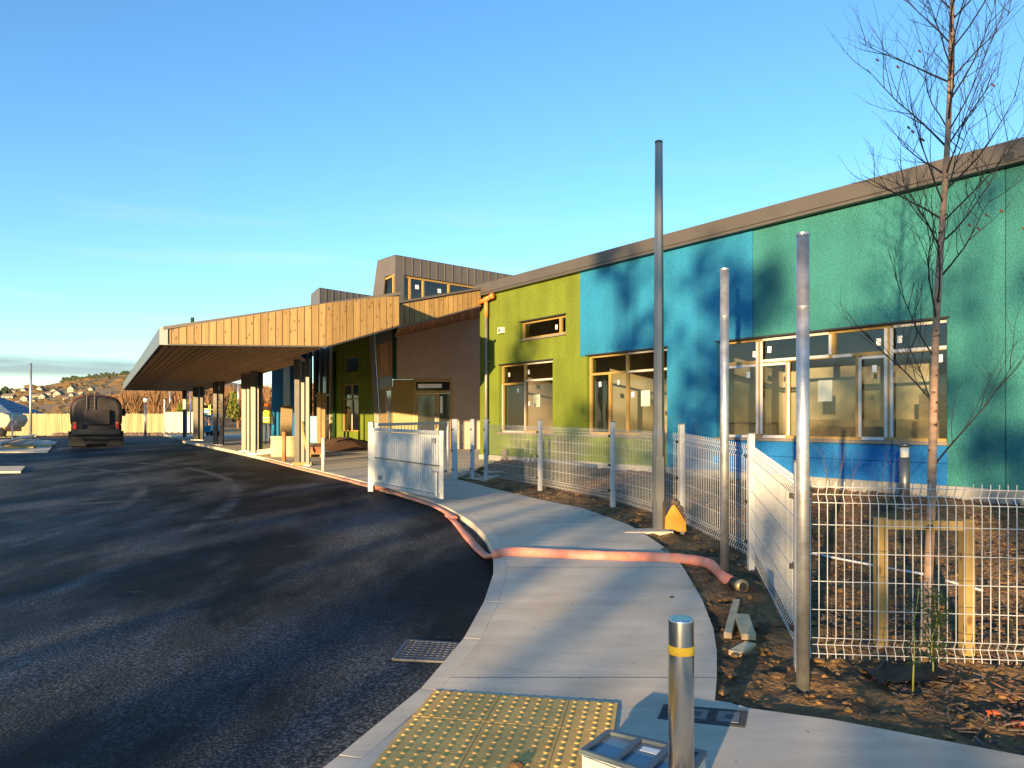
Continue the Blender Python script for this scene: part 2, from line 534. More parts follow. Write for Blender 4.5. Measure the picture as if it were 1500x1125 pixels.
M['truck_red'] = pmat('shaded_dirty_red_paint', (0.06, 0.017, 0.012), rough=0.55, var=0.4, scale=4)  # dirty red, darkened further where the tree belt leaves it too sunlit
M['tyre'] = pmat('tyre_rubber', (0.015, 0.015, 0.015), rough=0.9)
M['red_lens'] = pmat('red_lamp_lens', (0.55, 0.03, 0.02), rough=0.3)
M['rail_fence'] = wood('pale_fence_boards', (0.3, 0.25, 0.13), rand=0.2, knots=False)
M['hoarding'] = pmat('pale_green_hoarding', (0.38, 0.42, 0.36), rough=0.7, var=0.1)
M['slate_blue'] = pmat('blue_slate_roof', (0.075, 0.12, 0.19), rough=0.5, var=0.15, scale=3)
M['cream'] = pmat('cream_house_wall', (0.34, 0.32, 0.25), rough=0.85, var=0.08)
M['house_roof'] = pmat('grey_house_roof', (0.16, 0.13, 0.12), rough=0.8, var=0.2)
M['hill'] = pmat('heath_hillside', (0.22, 0.145, 0.06), rough=0.95, var=0.35, scale=0.05, second=(0.085, 0.075, 0.028), sec_scale=0.012, sec_lo=0.48, sec_hi=0.6)
M['ground'] = pmat('rough_ground', (0.10, 0.075, 0.045), rough=0.95, var=0.4, scale=0.4)
M['wood_brown'] = pmat('bare_woodland', (0.21, 0.115, 0.05), rough=0.9, var=0.4, scale=0.3)
M['scrub'] = pmat('hill_scrub', (0.105, 0.07, 0.033), rough=0.95, var=0.4, scale=0.3)
M['conifer'] = pmat('yellow_green_conifer', (0.16, 0.18, 0.02), rough=0.8, var=0.35, scale=2)
M['dark_conifer'] = pmat('dark_conifer', (0.03, 0.045, 0.02), rough=0.85, var=0.3, scale=0.2)
M['lift_blue'] = pmat('bright_blue_paint', (0.02, 0.28, 0.50), rough=0.45, var=0.1)
M['lift_yellow'] = pmat('yellow_paint', (0.75, 0.60, 0.10), rough=0.5)
M['globe'] = pmat('opal_lamp_globe', (0.8, 0.78, 0.72), rough=0.25)
M['sign_blue'] = pmat('blue_sign', (0.012, 0.035, 0.11), rough=0.4)
M['terracotta'] = pmat('brown_bollard', (0.42, 0.18, 0.08), rough=0.6, var=0.12)
M['green_leaf'] = pmat('evergreen_leaf', (0.035, 0.075, 0.018), rough=0.6, var=0.3, scale=30)
M['stem'] = pmat('pale_green_stem', (0.22, 0.24, 0.05), rough=0.6)
M['dry_twig'] = pmat('dry_twig', (0.10, 0.06, 0.03), rough=0.8)
M['brick_pile'] = pmat('red_brown_brick', (0.30, 0.12, 0.06), rough=0.9, var=0.3, scale=10, rand=0.25)
M['bag'] = pmat('woven_white_bag', (0.58, 0.42, 0.26), rough=0.9, var=0.12, scale=12)
M['blue_sheet'] = pmat('blue_plastic_sheet', (0.05, 0.32, 0.50), rough=0.35, var=0.15, scale=6)
M['dark_glass'] = pmat('dark_curtain_glass', (0.02, 0.022, 0.025), rough=0.06, var=0.1, spec=0.6)
M['door_yellow'] = pmat('ochre_door_panel', (0.23, 0.155, 0.035), rough=0.5, var=0.06)
M['pale_cable'] = pmat('white_plastic_pipe', (0.6, 0.62, 0.66), rough=0.5)
M['orange_net'] = pmat('orange_rag', (0.60, 0.10, 0.03), rough=0.7)


def asphalt():
    m = pmat('fresh_asphalt', (0.008, 0.010, 0.013), rough=0.62, var=0.75, scale=70, bump=1.0, bscale=75, bdist=0.02, spec=0.09)
    N, L = m.node_tree.nodes, m.node_tree.links
    bs = N['Principled BSDF']
    src = bs.inputs['Base Color'].links[0].from_socket
    tcd = N.new('ShaderNodeTexCoord')
    geo = N.new('ShaderNodeNewGeometry')
    mpp = N.new('ShaderNodeMapping')
    mpp.inputs['Rotation'].default_value = (0, 0, radians(28))
    mpp.inputs['Scale'].default_value = (1.1, 0.45, 1)
    L.new(geo.outputs['Position'], mpp.inputs[0])
    # patches of dried grit / frost
    a = N.new('ShaderNodeTexNoise'); a.inputs['Scale'].default_value = 0.55; a.inputs['Detail'].default_value = 6
    a.inputs['Roughness'].default_value = 0.65
    L.new(mpp.outputs[0], a.inputs['Vector'])
    ra = N.new('ShaderNodeMapRange'); ra.inputs['From Min'].default_value = 0.44; ra.inputs['From Max'].default_value = 0.66
    L.new(a.outputs[0], ra.inputs[0])
    b = N.new('ShaderNodeTexNoise'); b.inputs['Scale'].default_value = 48; b.inputs['Detail'].default_value = 5
    L.new(geo.outputs['Position'], b.inputs['Vector'])
    rb = N.new('ShaderNodeMapRange'); rb.inputs['From Min'].default_value = 0.45; rb.inputs['From Max'].default_value = 0.72
    L.new(b.outputs[0], rb.inputs[0])
    # tyre arcs: rings about a turning centre
    total = None
    for cx_, cy_, rr, wd, amt in ((-25, 8, 20.7, 0.22, 1.0), (-25, 8, 18.9, 0.22, 0.8), (-30, -2, 22.2, 0.3, 0.8), (-30, -2, 24.0, 0.3, 0.7), (-14, 30, 17.5, 0.3, 0.7)):
        sb = N.new('ShaderNodeVectorMath'); sb.operation = 'SUBTRACT'; sb.inputs[1].default_value = (cx_, cy_, 0)
        ml = N.new('ShaderNodeVectorMath'); ml.operation = 'MULTIPLY'; ml.inputs[1].default_value = (1, 1, 0)
        ln = N.new('ShaderNodeVectorMath'); ln.operation = 'LENGTH'
        L.new(geo.outputs['Position'], sb.inputs[0]); L.new(sb.outputs[0], ml.inputs[0]); L.new(ml.outputs[0], ln.inputs[0])
        d_ = N.new('ShaderNodeMath'); d_.operation = 'SUBTRACT'; d_.inputs[1].default_value = rr
        L.new(ln.outputs['Value'], d_.inputs[0])
        ab = N.new('ShaderNodeMath'); ab.operation = 'ABSOLUTE'; L.new(d_.outputs[0], ab.inputs[0])
        r_ = N.new('ShaderNodeMapRange'); r_.interpolation_type = 'SMOOTHSTEP'
        r_.inputs['From Min'].default_value = 0.02; r_.inputs['From Max'].default_value = wd
        r_.inputs['To Min'].default_value = amt; r_.inputs['To Max'].default_value = 0
        L.new(ab.outputs[0], r_.inputs[0])
        if total is None:
            total = r_.outputs[0]
        else:
            ad = N.new('ShaderNodeMath'); ad.operation = 'MAXIMUM'
            L.new(total, ad.inputs[0]); L.new(r_.outputs[0], ad.inputs[1]); total = ad.outputs[0]
    brk = N.new('ShaderNodeTexNoise'); brk.inputs['Scale'].default_value = 1.1
    L.new(geo.outputs['Position'], brk.inputs['Vector'])
    rbk = N.new('ShaderNodeMapRange'); rbk.inputs['From Min'].default_value = 0.36; rbk.inputs['From Max'].default_value = 0.56
    L.new(brk.outputs[0], rbk.inputs[0])
    tm = N.new('ShaderNodeMath'); tm.operation = 'MULTIPLY'
    L.new(total, tm.inputs[0]); L.new(rbk.outputs[0], tm.inputs[1])
    ms_ = N.new('ShaderNodeMapping'); ms_.inputs['Rotation'].default_value = (0, 0, radians(-12)); ms_.inputs['Scale'].default_value = (1.2, 5.5, 1)
    L.new(geo.outputs['Position'], ms_.inputs[0])
    st = N.new('ShaderNodeTexNoise'); st.inputs['Scale'].default_value = 2.2; st.inputs['Detail'].default_value = 5; st.inputs['Roughness'].default_value = 0.7
    L.new(ms_.outputs[0], st.inputs['Vector'])
    rst = N.new('ShaderNodeMapRange'); rst.inputs['From Min'].default_value = 0.60; rst.inputs['From Max'].default_value = 0.72; rst.inputs['To Max'].default_value = 0.6
    L.new(st.outputs[0], rst.inputs[0])
    mst = N.new('ShaderNodeMath'); mst.operation = 'MAXIMUM'
    L.new(tm.outputs[0], mst.inputs[0]); L.new(rst.outputs[0], mst.inputs[1]); tm = mst
    mxm = N.new('ShaderNodeMath'); mxm.operation = 'MAXIMUM'
    L.new(ra.outputs[0], mxm.inputs[0]); L.new(tm.outputs[0], mxm.inputs[1])
    f = N.new('ShaderNodeMath'); f.operation = 'MULTIPLY'
    rb2 = N.new('ShaderNodeMapRange'); rb2.inputs['To Min'].default_value = 0.10; rb2.inputs['To Max'].default_value = 1.0
    L.new(rb.outputs[0], rb2.inputs[0])
    L.new(mxm.outputs[0], f.inputs[0]); L.new(rb2.outputs[0], f.inputs[1])
    mx2 = N.new('ShaderNodeMix'); mx2.data_type = 'RGBA'; mx2.inputs[7].default_value = (0.23, 0.25, 0.28, 1)
    L.new(f.outputs[0], mx2.inputs[0]); L.new(src, mx2.inputs[6]); L.new(mx2.outputs[2], bs.inputs['Base Color'])
    return m


def concrete():
    m = pmat('pale_concrete', (0.53, 0.475, 0.385), rough=0.82, var=0.09, scale=1.6, bump=0.2, bscale=140, spec=0.3, second=(0.40, 0.325, 0.235), sec_scale=1.3, sec_lo=0.52, sec_hi=0.85)
    N, L = m.node_tree.nodes, m.node_tree.links
    bs = N['Principled BSDF']
    src = bs.inputs['Base Color'].links[0].from_socket
    geo = N.new('ShaderNodeNewGeometry')
    a = N.new('ShaderNodeTexNoise'); a.inputs['Scale'].default_value = 3.5; a.inputs['Detail'].default_value = 8
    a.inputs['Roughness'].default_value = 0.7
    mp1 = N.new('ShaderNodeMapping'); mp1.inputs['Scale'].default_value = (0.35, 1.6, 1)
    L.new(geo.outputs['Position'], mp1.inputs[0]); L.new(mp1.outputs[0], a.inputs['Vector'])
    r = N.new('ShaderNodeMapRange'); r.inputs['From Min'].default_value = 0.3; r.inputs['From Max'].default_value = 0.72
    r.inputs['To Min'].default_value = 1.10; r.inputs['To Max'].default_value = 0.80
    L.new(a.outputs[0], r.inputs[0])
    c = N.new('ShaderNodeMix'); c.data_type = 'RGBA'; c.blend_type = 'MULTIPLY'; c.inputs[0].default_value = 1
    L.new(src, c.inputs[6]); L.new(r.outputs[0], c.inputs[7])
    # small dirt specks
    v = N.new('ShaderNodeTexNoise'); v.inputs['Scale'].default_value = 26; v.inputs['Detail'].default_value = 2
    L.new(geo.outputs['Position'], v.inputs['Vector'])
    r2 = N.new('ShaderNodeMapRange'); r2.inputs['From Min'].default_value = 0.72; r2.inputs['From Max'].default_value = 0.76
    r2.inputs['To Max'].default_value = 0.7
    L.new(v.outputs[0], r2.inputs[0])
    c2 = N.new('ShaderNodeMix'); c2.data_type = 'RGBA'; c2.inputs[7].default_value = (0.12, 0.08, 0.05, 1)
    L.new(r2.outputs[0], c2.inputs[0]); L.new(c.outputs[2], c2.inputs[6])
    L.new(c2.outputs[2], bs.inputs['Base Color'])
    return m


M['asphalt'] = asphalt()
M['concrete'] = concrete()

# ------------------------------------------------------------------ where the ground is
PAV = [(-60, 0.0), (4.2, 0.0), (6, 0.08), (8, 0.19), (9.5, 0.25), (21, 0.38), (43, 0.66), (60, 0.6), (80, 0.4)]


def pav_h(x, y):
    return interp(y, PAV)


def ray_ground(px, py, hfun):
    kx, kz = (px - CX) / F, (HZ - py) / F
    lo, hi = 0.8, 400.0
    for _ in range(50):
        y = (lo + hi) / 2
        if EYE + kz * y > hfun(kx * y, y):
            lo = y
        else:
            hi = y
    y = (lo + hi) / 2
    return V((kx * y, y, hfun(kx * y, y)))


def G(px, py):
    return ray_ground(px, py, pav_h)


def at(px, py, y):              # a point at a given distance ahead
    return V(((px - CX) / F * y, y, EYE + (HZ - py) / F * y))


KERB_PX = [(300, 1262), (470, 1125), (560, 1058), (650, 976), (690, 920), (718, 862), (727, 822), (716, 788), (692, 764),
           (651, 740), (620, 729), (560, 712), (480, 692), (440, 683), (400, 673), (370, 666), (340, 659.5), (300, 651.5), (264, 645)]
KERB = [G(*p) for p in KERB_PX]


def kerb_x(y):
    pts = sorted([(k.y, k.x) for k in KERB])
    if y > pts[-1][0]:
        return pts[-1][1] - 0.55 * (y - pts[-1][0])
    return interp(y, pts)


def road_h(x, y):
    drop = interp(y, [(5.0, 0.03), (7.5, 0.10)])
    return pav_h(x, y) - drop - min(0.4, 0.018 * max(0.0, kerb_x(y) - x))


def Gr(px, py):
    return ray_ground(px, py, road_h)


# facade frame: d runs along the wall away from the camera, n points into the building
WD = V((-0.5795, 0.8150, 0)).normalized()
WN = V((0.8150, 0.5795, 0)).normalized()
WA = 12.71


def W(s, z, o=0.0):
    p = WN * (WA + o) + WD * (s - 9.03)
    return V((p.x, p.y, z))


def fs(px, o=0.0):
    k = (px - CX) / F
    a = WA + o
    t = a * (WN.x - k * WN.y) / (-WD.x + k * WD.y)
    return t + 9.03


def fz(px, py, o=0.0):
    return EYE + (HZ - py) / F * W(fs(px, o), 0, o).y


def fbox(mb, s0, s1, z0, z1, o0, o1):
    return mb.hexa([W(s0, z0, o0), W(s1, z0, o0), W(s1, z0, o1), W(s0, z0, o1),
                    W(s0, z1, o0), W(s1, z1, o0), W(s1, z1, o1), W(s0, z1, o1)])


def drape(poly, hfun, step, name, mat, zoff=0.0, skirt=0.0, cuts=(), gap=0.0, parent=None, rough=None):
    """one sheet over a polygon, gridded so that it follows the ground"""
    bm = bmesh.new()
    vs = [bm.verts.new((p[0], p[1], 0)) for p in poly]
    bm.faces.new(vs)
    bmesh.ops.triangulate(bm, faces=bm.faces[:], ngon_method='EAR_CLIP')
    xs = [p[0] for p in poly]; ys = [p[1] for p in poly]
    for a, lo, hi in ((0, min(xs), max(xs)), (1, min(ys), max(ys))):
        k = math.floor(lo / step) + 1
        while k * step < hi:
            co = [0, 0, 0]; co[a] = k * step
            no = [0, 0, 0]; no[a] = 1
            bmesh.ops.bisect_plane(bm, geom=bm.verts[:] + bm.edges[:] + bm.faces[:], dist=1e-5, plane_co=co, plane_no=no)
            k += 1
    for v in bm.verts:
        v.co.z = hfun(v.co.x, v.co.y) + zoff
        if rough:
            v.co.z += rough(v.co.x, v.co.y)
    bmesh.ops.recalc_face_normals(bm, faces=bm.faces[:])
    if sum(f.normal.z for f in bm.faces) < 0:
        bmesh.ops.reverse_faces(bm, faces=bm.faces[:])
    if skirt > 0:
        be = [e_ for e_ in bm.edges if e_.is_boundary]
        r = bmesh.ops.extrude_edge_only(bm, edges=be)
        for g in r['geom']:
            if isinstance(g, bmesh.types.BMVert):
                g.co.z -= skirt
    me = bpy.data.meshes.new(name)
    bm.to_mesh(me); bm.free()
    if rough:
        me.polygons.foreach_set('use_smooth', [True] * len(me.polygons))
    me.materials.append(mat)
    o = bpy.data.objects.new(name, me)
    COL.objects.link(o)
    ORIG[o.name] = V((0, 0, 0))
    if parent is not None:
        o.parent = parent
        o.location = -ORIG[parent.name]
    return o


def clip_poly(poly, yc, keep_above):
    out = []
    n = len(poly)
    for i in range(n):
        a, b = poly[i], poly[(i + 1) % n]
        ina = (a[1] >= yc) == keep_above
        inb = (b[1] >= yc) == keep_above
        if ina:
            out.append(a)
        if ina != inb:
            t = (yc - a[1]) / (b[1] - a[1])
            out.append((a[0] + (b[0] - a[0]) * t, yc))
    return out


# ------------------------------------------------------------------ setting: ground, road, pavement, beds, hill
RIGHT_PX = [(745, 692), (712, 703), (660, 699), (720, 715), (789, 731), (853, 744), (920, 768), (947, 784), (971, 800), (999, 828),
            (1028, 877), (1045, 920), (1050, 955), (1050, 990), (1047, 1026), (1076, 1030), (1096, 1037), (1220, 1054), (1500, 1107), (1900, 1180)]
RIGHT = [G(*p) for p in RIGHT_PX]

ground = MB()
for x0, x1, y0, y1, z in ((-70, 60, -70, 66, -0.55),):
    ground.quad((x0, y0, z), (x1, y0, z), (x1, y1, z), (x0, y1, z))
structure(ground.build('ground', M['ground']))

road_poly = [(k.x + 0.02, k.y) for k in KERB]
road_poly = [(-0.5, -8)] + road_poly + [(-24, 52), (-34, 58), (-58, 58), (-58, -8)]
road = structure(drape(road_poly, road_h, 0.8, 'road', M['asphalt'], skirt=0.3))

# pavement: kerb stones along the road edge, concrete bays behind them
pave = bpy.data.objects.new('pavement', None); COL.objects.link(pave); structure(pave); ORIG[pave.name] = V((0, 0, 0))


def inset(pts, w):
    out = []
    for i, p in enumerate(pts):
        t = (pts[min(i + 1, len(pts) - 1)] - pts[max(i - 1, 0)]); t.z = 0; t.normalize()
        out.append(p + V((t.y, -t.x, 0)) * w)
    return out


KW = 0.125
def resample(pts, step):
    out, acc = [pts[0].copy()], 0.0
    for a, b in zip(pts, pts[1:]):
        L = (b - a).length
        d = step - acc
        while d <= L:
            out.append(a + (b - a) * (d / L))
            d += step
        acc = (acc + L) % step if L + acc >= step else acc + L
    return out


def smooth_line(pts, it=2):
    for _ in range(it):
        q = [pts[0]]
        for a, b in zip(pts, pts[1:]):
            q += [a * 0.75 + b * 0.25, a * 0.25 + b * 0.75]
        q.append(pts[-1])
        pts = q
    return pts


fine = smooth_line(KERB, 2)
stones = resample(fine, 0.914)
inn = inset(stones, KW)
kin = inset(stones, KW + 0.0008)
wc = W(27.2, 0)
pav_poly = [(k.x, k.y) for k in kin] + [(-24, 52), (-5, 52), (1.5, 30), (wc.x, wc.y)] + [(p.x, p.y) for p in RIGHT] + \
           [(5.6, 1.5), (5.6, -6), (-1.0, -6)]
Y_J = [-6.5, 4.62, 7.38, 9.9, 12.6, 15.2, 18.0, 21.0, 24.0, 28.0, 33.0, 53.0]
for a, b in zip(Y_J, Y_J[1:]):
    p = clip_poly(clip_poly(pav_poly, a + 0.0003, True), b - 0.0003, False)
    # drop repeated points
    q = []
    for c in p:
        if not q or (abs(c[0] - q[-1][0]) + abs(c[1] - q[-1][1])) > 1e-4:
            q.append(c)
    if len(q) > 2:
        drape(q, pav_h, 0.7, 'paving_bay', M['concrete'], skirt=0.14, parent=pave)

for yj in Y_J[1:-1]:
    p = clip_poly(clip_poly(pav_poly, yj - 0.0045, True), yj + 0.0045, False)
    q = []
    for c in p:
        if not q or (abs(c[0] - q[-1][0]) + abs(c[1] - q[-1][1])) > 1e-4:
            q.append(c)
    if len(q) > 2:
        drape(q, pav_h, 0.7, 'joint_filler', M['cover_grey'], zoff=0.0012, parent=pave)
# kerb stones
for i in range(len(stones) - 1):
    a, b, c, d_ = stones[i].copy(), stones[i + 1].copy(), inn[i + 1].copy(), inn[i].copy()
    sh = (b - a).normalized() * (0.003 if i < 7 else 0.0008)
    a += sh; d_ += sh; b -= sh; c -= sh
    top = []
    for p in (a, b, c, d_):
        top.append(V((p.x, p.y, pav_h(p.x, p.y) + random.uniform(-0.0015, 0.0015))))
    low = [p - V((0, 0, 0.24)) for p in top]
    MB().hexa(low + top).build('kerb_stone', M['concrete'], pave, bevel=0.003)

# concrete islands on the far side of the road
for k, pxs in enumerate([[(-60, 646), (40, 644.5), (84, 648), (70, 663), (-60, 664)], [(-60, 685.5), (37, 685), (30, 693), (-60, 694)]]):
    isl = [Gr(*p) for p in pxs]
    structure(drape([(p.x, p.y) for p in isl], road_h, 1.0, 'traffic_island', M['concrete'], zoff=0.05, skirt=0.12))


def soil_rough(x, y):
    a = noise.noise(V((x * 1.3, y * 1.3, 0))) * 0.05
    a += noise.noise(V((x * 4.5, y * 4.5, 3))) * 0.035
    c = noise.noise(V((x * 10, y * 10, 7)))
    return a + abs(c) * 0.085 - 0.058


bed_edge = [(p.x, p.y) for p in RIGHT[1:]]
w_far, w_near = W(27.4, 0), W(7.5, 0)
bed_poly = [(w_far.x, w_far.y)] + [(RIGHT[0].x, RIGHT[0].y)] + bed_edge + [(7.5, 2.2), (w_near.x, w_near.y)]


def bed_h(x, y):
    # rises a little towards the wall
    into = WN.x * x + WN.y * y
    return pav_h(x, y) + 0.10 * max(0, min(1, (into - 8) / 4.5))


near_bed = clip_poly(bed_poly, 9.4, False)
far_bed = clip_poly(bed_poly, 9.4, True)
bed = structure(drape(near_bed, bed_h, 0.075, 'soil_bed', M['soil'], zoff=0.0, rough=soil_rough))
structure(drape(far_bed, bed_h, 0.16, 'soil_bed', M['soil'], zoff=0.0, rough=soil_rough))


def in_poly(x, y, poly):
    c = False
    n = len(poly)
    j = n - 1
    for i in range(n):
        if (poly[i][1] > y) != (poly[j][1] > y) and x < (poly[j][0] - poly[i][0]) * (y - poly[i][1]) / (poly[j][1] - poly[i][1]) + poly[i][0]:
            c = not c
        j = i
    return c


def soil_z(x, y):
    return bed_h(x, y) + soil_rough(x, y)


rg = random.Random(3)
fence_y = 4.75
clods = MB(smooth=False)
n = 0
while n < 3600:
    y = 3.4 + 12.0 * rg.random() ** 1.7
    x = rg.uniform(-0.7, 6.5)
    if not in_poly(x, y, near_bed if y < 9.4 else far_bed):
        continue
    # mulch lies behind the fence, clods before it
    r = rg.uniform(0.006, 0.024) * (1.9 if rg.random() < 0.12 else 1)
    clods.blob((x, y, soil_z(x, y) + r * 0.1), r * rg.uniform(.8, 1.5), r * rg.uniform(.8, 1.5), r * rg.uniform(.5, .8), seed=n, jit=0.45)
    n += 1
stuff(tag(clods.build('soil_clods', M['clod']), 'lumps of brown clay soil lying over the bed by the path', 'soil'))

mul = {'mulch': MB(), 'mulch_red': MB()}
n = 0
while n < 15000:
    y = 3.3 + 13.0 * rg.random() ** 1.4
    x = rg.uniform(0.5, 8.5)
    if not in_poly(x, y, near_bed if y < 9.4 else far_bed):
        continue
    if y < 5.6 and x < 2.3 and rg.random() < 0.93:
        continue
    if x < interp(y, [(5, 2.0), (8, 2.6), (10, 2.2), (14, 0.8)]) and y > 4.75 and rg.random() < 0.9:
        continue
    red = 0.75 if (y < 4.7 and x > 2.85) else (0.45 if y > 10 else 0.12)
    mb = mul['mulch_red'] if rg.random() < red else mul['mulch']
    a = rg.uniform(0, pi); l_ = rg.uniform(0.010, 0.050); w_ = rg.uniform(0.0025, 0.008)
    dx = V((cos(a), sin(a), rg.uniform(-.35, .35))) * l_
    dy = V((-sin(a), cos(a), rg.uniform(-.4, .4))) * w_
    mb.obox((x, y, soil_z(x, y) + rg.uniform(0.004, 0.022)), dx, dy, (0, 0, 0.003))
    n += 1
stuff(tag(mul['mulch'].build('bark_mulch', M['mulch']), 'dark bark mulch spread behind the white mesh fence', 'mulch'))
stuff(tag(mul['mulch_red'].build('reddish_mulch', M['mulch_red']), 'reddish bark mulch strewn over the bed at the right', 'mulch'))

# hill beyond
SIL = [(-900, 562), (-200, 573), (0, 572), (20, 568), (60, 564), (100, 556), (160, 549), (205, 545), (270, 549), (350, 560), (460, 575), (760, 592), (1400, 600), (2200, 604)]


def hill_pt(px, y):
    ar = (HZ - interp(px, SIL)) / F
    t = max(0.0, min(1.0, (y - 75) / 825.0))
    wob = noise.noise(V((px * 0.02, y * 0.01, 5))) * 0.0016 * t
    return V(((px - CX) / F * y, y, 0.2 + (ar * t ** 0.7 + wob) * y))


hm = MB(smooth=True)
pxs = list(range(-900, 2201, 20))
yy = [62, 75, 90, 110, 140, 180, 230, 290, 360, 440, 530, 630, 740, 860, 900, 1100, 1500, 2400]
for y in yy:
    for p in pxs:
        q = hill_pt(p, y)
        if y <= 75:
            q.z = -0.2 + 0.4 * (y - 62) / 13
        if y > 900:
            q.z = hill_pt(p, 900).z * (1 - (y - 900) / 3000)
        hm.v.append(q)
nn = len(pxs)
for i in range(len(yy) - 1):
    for k in range(nn - 1):
        hm.f.append((i * nn + k, i * nn + k + 1, (i + 1) * nn + k + 1, (i + 1) * nn + k))
structure(hm.build('hill', M['hill'], loc=(0, 0, 0)))

# ------------------------------------------------------------------ the school: right-hand classroom wing
school = thing('school_building', 'long single storey school with blue, teal and lime rendered walls under a grey roof edge', 'school', W(20, 0.3))
SILL, HEAD, TOP = 1.25, 3.25, 5.43
PL = 0.55
S_RW = (14.82, 19.44); S_MW = (20.83, 23.60); S_LW = (25.0, 27.56); S_HW = (24.45, 26.5)
ZH = (3.92, 4.42)
END = 28.62
TH = 0.30
g = 0.004
PR = -0.02
wall_rects = [
    (7.0, 13.97, PL, TOP, 'teal', 0), (13.985, 14.82, PL, TOP, 'teal', 0),
    (14.82, 18.53, HEAD, TOP, 'teal', 0),
    (14.82, 19.44, 0.905, SILL, 'deep_blue', 0), (14.82, 19.44, PL, 0.897, 'deep_blue', 0),
    (18.535, 23.84, HEAD, TOP, 'blue', PR),
    (19.44, 20.83, PL, HEAD, 'blue', PR),
    (20.83, 23.60, PL, SILL, 'lime', 0), (23.60, 25.0, PL, HEAD, 'lime', 0),
    (23.84, 24.45, HEAD, TOP, 'lime', 0), (24.45, 26.5, HEAD, ZH[0], 'lime', 0), (24.45, 26.5, ZH[1], TOP, 'lime', 0),
    (26.5, END, HEAD, TOP, 'lime', 0), (27.56, END, PL, HEAD, 'lime', 0), (25.0, 27.56, PL, SILL, 'lime', 0)]
for s0, s1, z0, z1, mt, o0 in wall_rects:
    fbox(MB(), s0, s1, z0, z1, o0, TH).build('wall_panel', M[mt], school)
fbox(MB(), 7.0, END, -0.2, PL, -0.045, TH).build('plinth', M['plinth'], school)
# end wall and roof
fbox(MB(), END - 0.3, END, -0.2, TOP, TH + 0.001, 9.0).build('end_wall', M['brown_render'], school)
fbox(MB(), 6.8, END + 0.1, TOP + 0.002, 5.76, 0.05, 9.0).build('roof', M['alu'], school)
fbox(MB(), 6.8, END + 0.12, 5.50, 5.775, -0.17, 0.045).build('roof_fascia', M['alu'], school)
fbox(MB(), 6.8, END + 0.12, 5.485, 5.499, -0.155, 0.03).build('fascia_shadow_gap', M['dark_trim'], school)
fbox(MB(), 6.8, END + 0.12, TOP + 0.003, 5.484, -0.165, 0.04).build('lower_fascia', M['alu'], school)
# vent in the roof edge
sv0, sv1 = fs(1492, -0.17), fs(1466, -0.17)
zv = fz(1479, 229, -0.17)
vent = fbox(MB(), sv0, sv1, zv - 0.07, zv + 0.06, -0.19, -0.171).build('roof_vent', M['alu'], school)
fbox(MB(), sv0 + .05, sv1 - .05, zv - 0.055, zv + 0.045, -0.205, -0.1905).build('vent_opening', M['dark_trim'], vent)
# rooms behind the windows
fbox(MB(), 13.6, END - 0.31, 0.40, 0.45, TH + .002, 3.099).build('room_floor', M['room_floor'], school)
fbox(MB(), 13.6, END - 0.31, 3.62, 3.68, TH + .002, 3.099).build('room_ceiling', M['room'], school)
fbox(MB(), 13.6, END - 0.31, 0.451, 5.3, 3.1, 3.2).build('room_wall', M['room'], school)
for s in (13.6, 20.0, 24.2):
    fbox(MB(), s, s + 0.12, 0.451, 3.619, TH + .003, 3.099).build('room_wall', M['room'], school)
fbox(MB(), 17.6, 19.0, 0.46, 2.75, 2.2, 2.26).build('room_partition', M['room'], school)
fbox(MB(), 14.9, 16.2, 0.46, 2.1, 1.9, 1.96).build('room_partition', M['ply'], school)
fbox(MB(), 21.2, 22.0, 0.46, 2.6, 1.4, 1.46).build('room_partition', M['room'], school)
fbox(MB(), 25.3, 26.1, 0.46, 1.6, 1.3, 1.36).build('room_partition', M['black_plastic'], school)
# things seen through the glass
tag(fbox(MB(), fs(1387, .8) + .05, fs(1192, .8), 0.5, 1.62, 0.62, 0.64).build('plywood_sheet', M['ply']),
    'plywood sheet standing inside behind the widest window', 'plywood')
pz = 0.5
hung = fbox(MB(), fs(1219, pz), fs(1198, pz), fz(1208, 588, pz), fz(1208, 557, pz), pz, pz + 0.004).build('paper_sheet', M['paper'])
tag(hung, 'white paper sheet hanging inside the widest window', 'paper')
tag(fbox(MB(), fs(952, pz), fs(939, pz), fz(945, 595, pz), fz(945, 572, pz), pz, pz + 0.004).build('paper_sheet', M['paper']),
    'white paper sheet hanging inside the middle window beside the dark column', 'paper')
tag(fbox(MB(), fs(791, pz), fs(781, pz), fz(786, 596, pz), fz(786, 578, pz), pz, pz + 0.004).build('paper_sheet', M['paper']),
    'white paper sheet hanging inside the left window of the lime wall', 'paper')


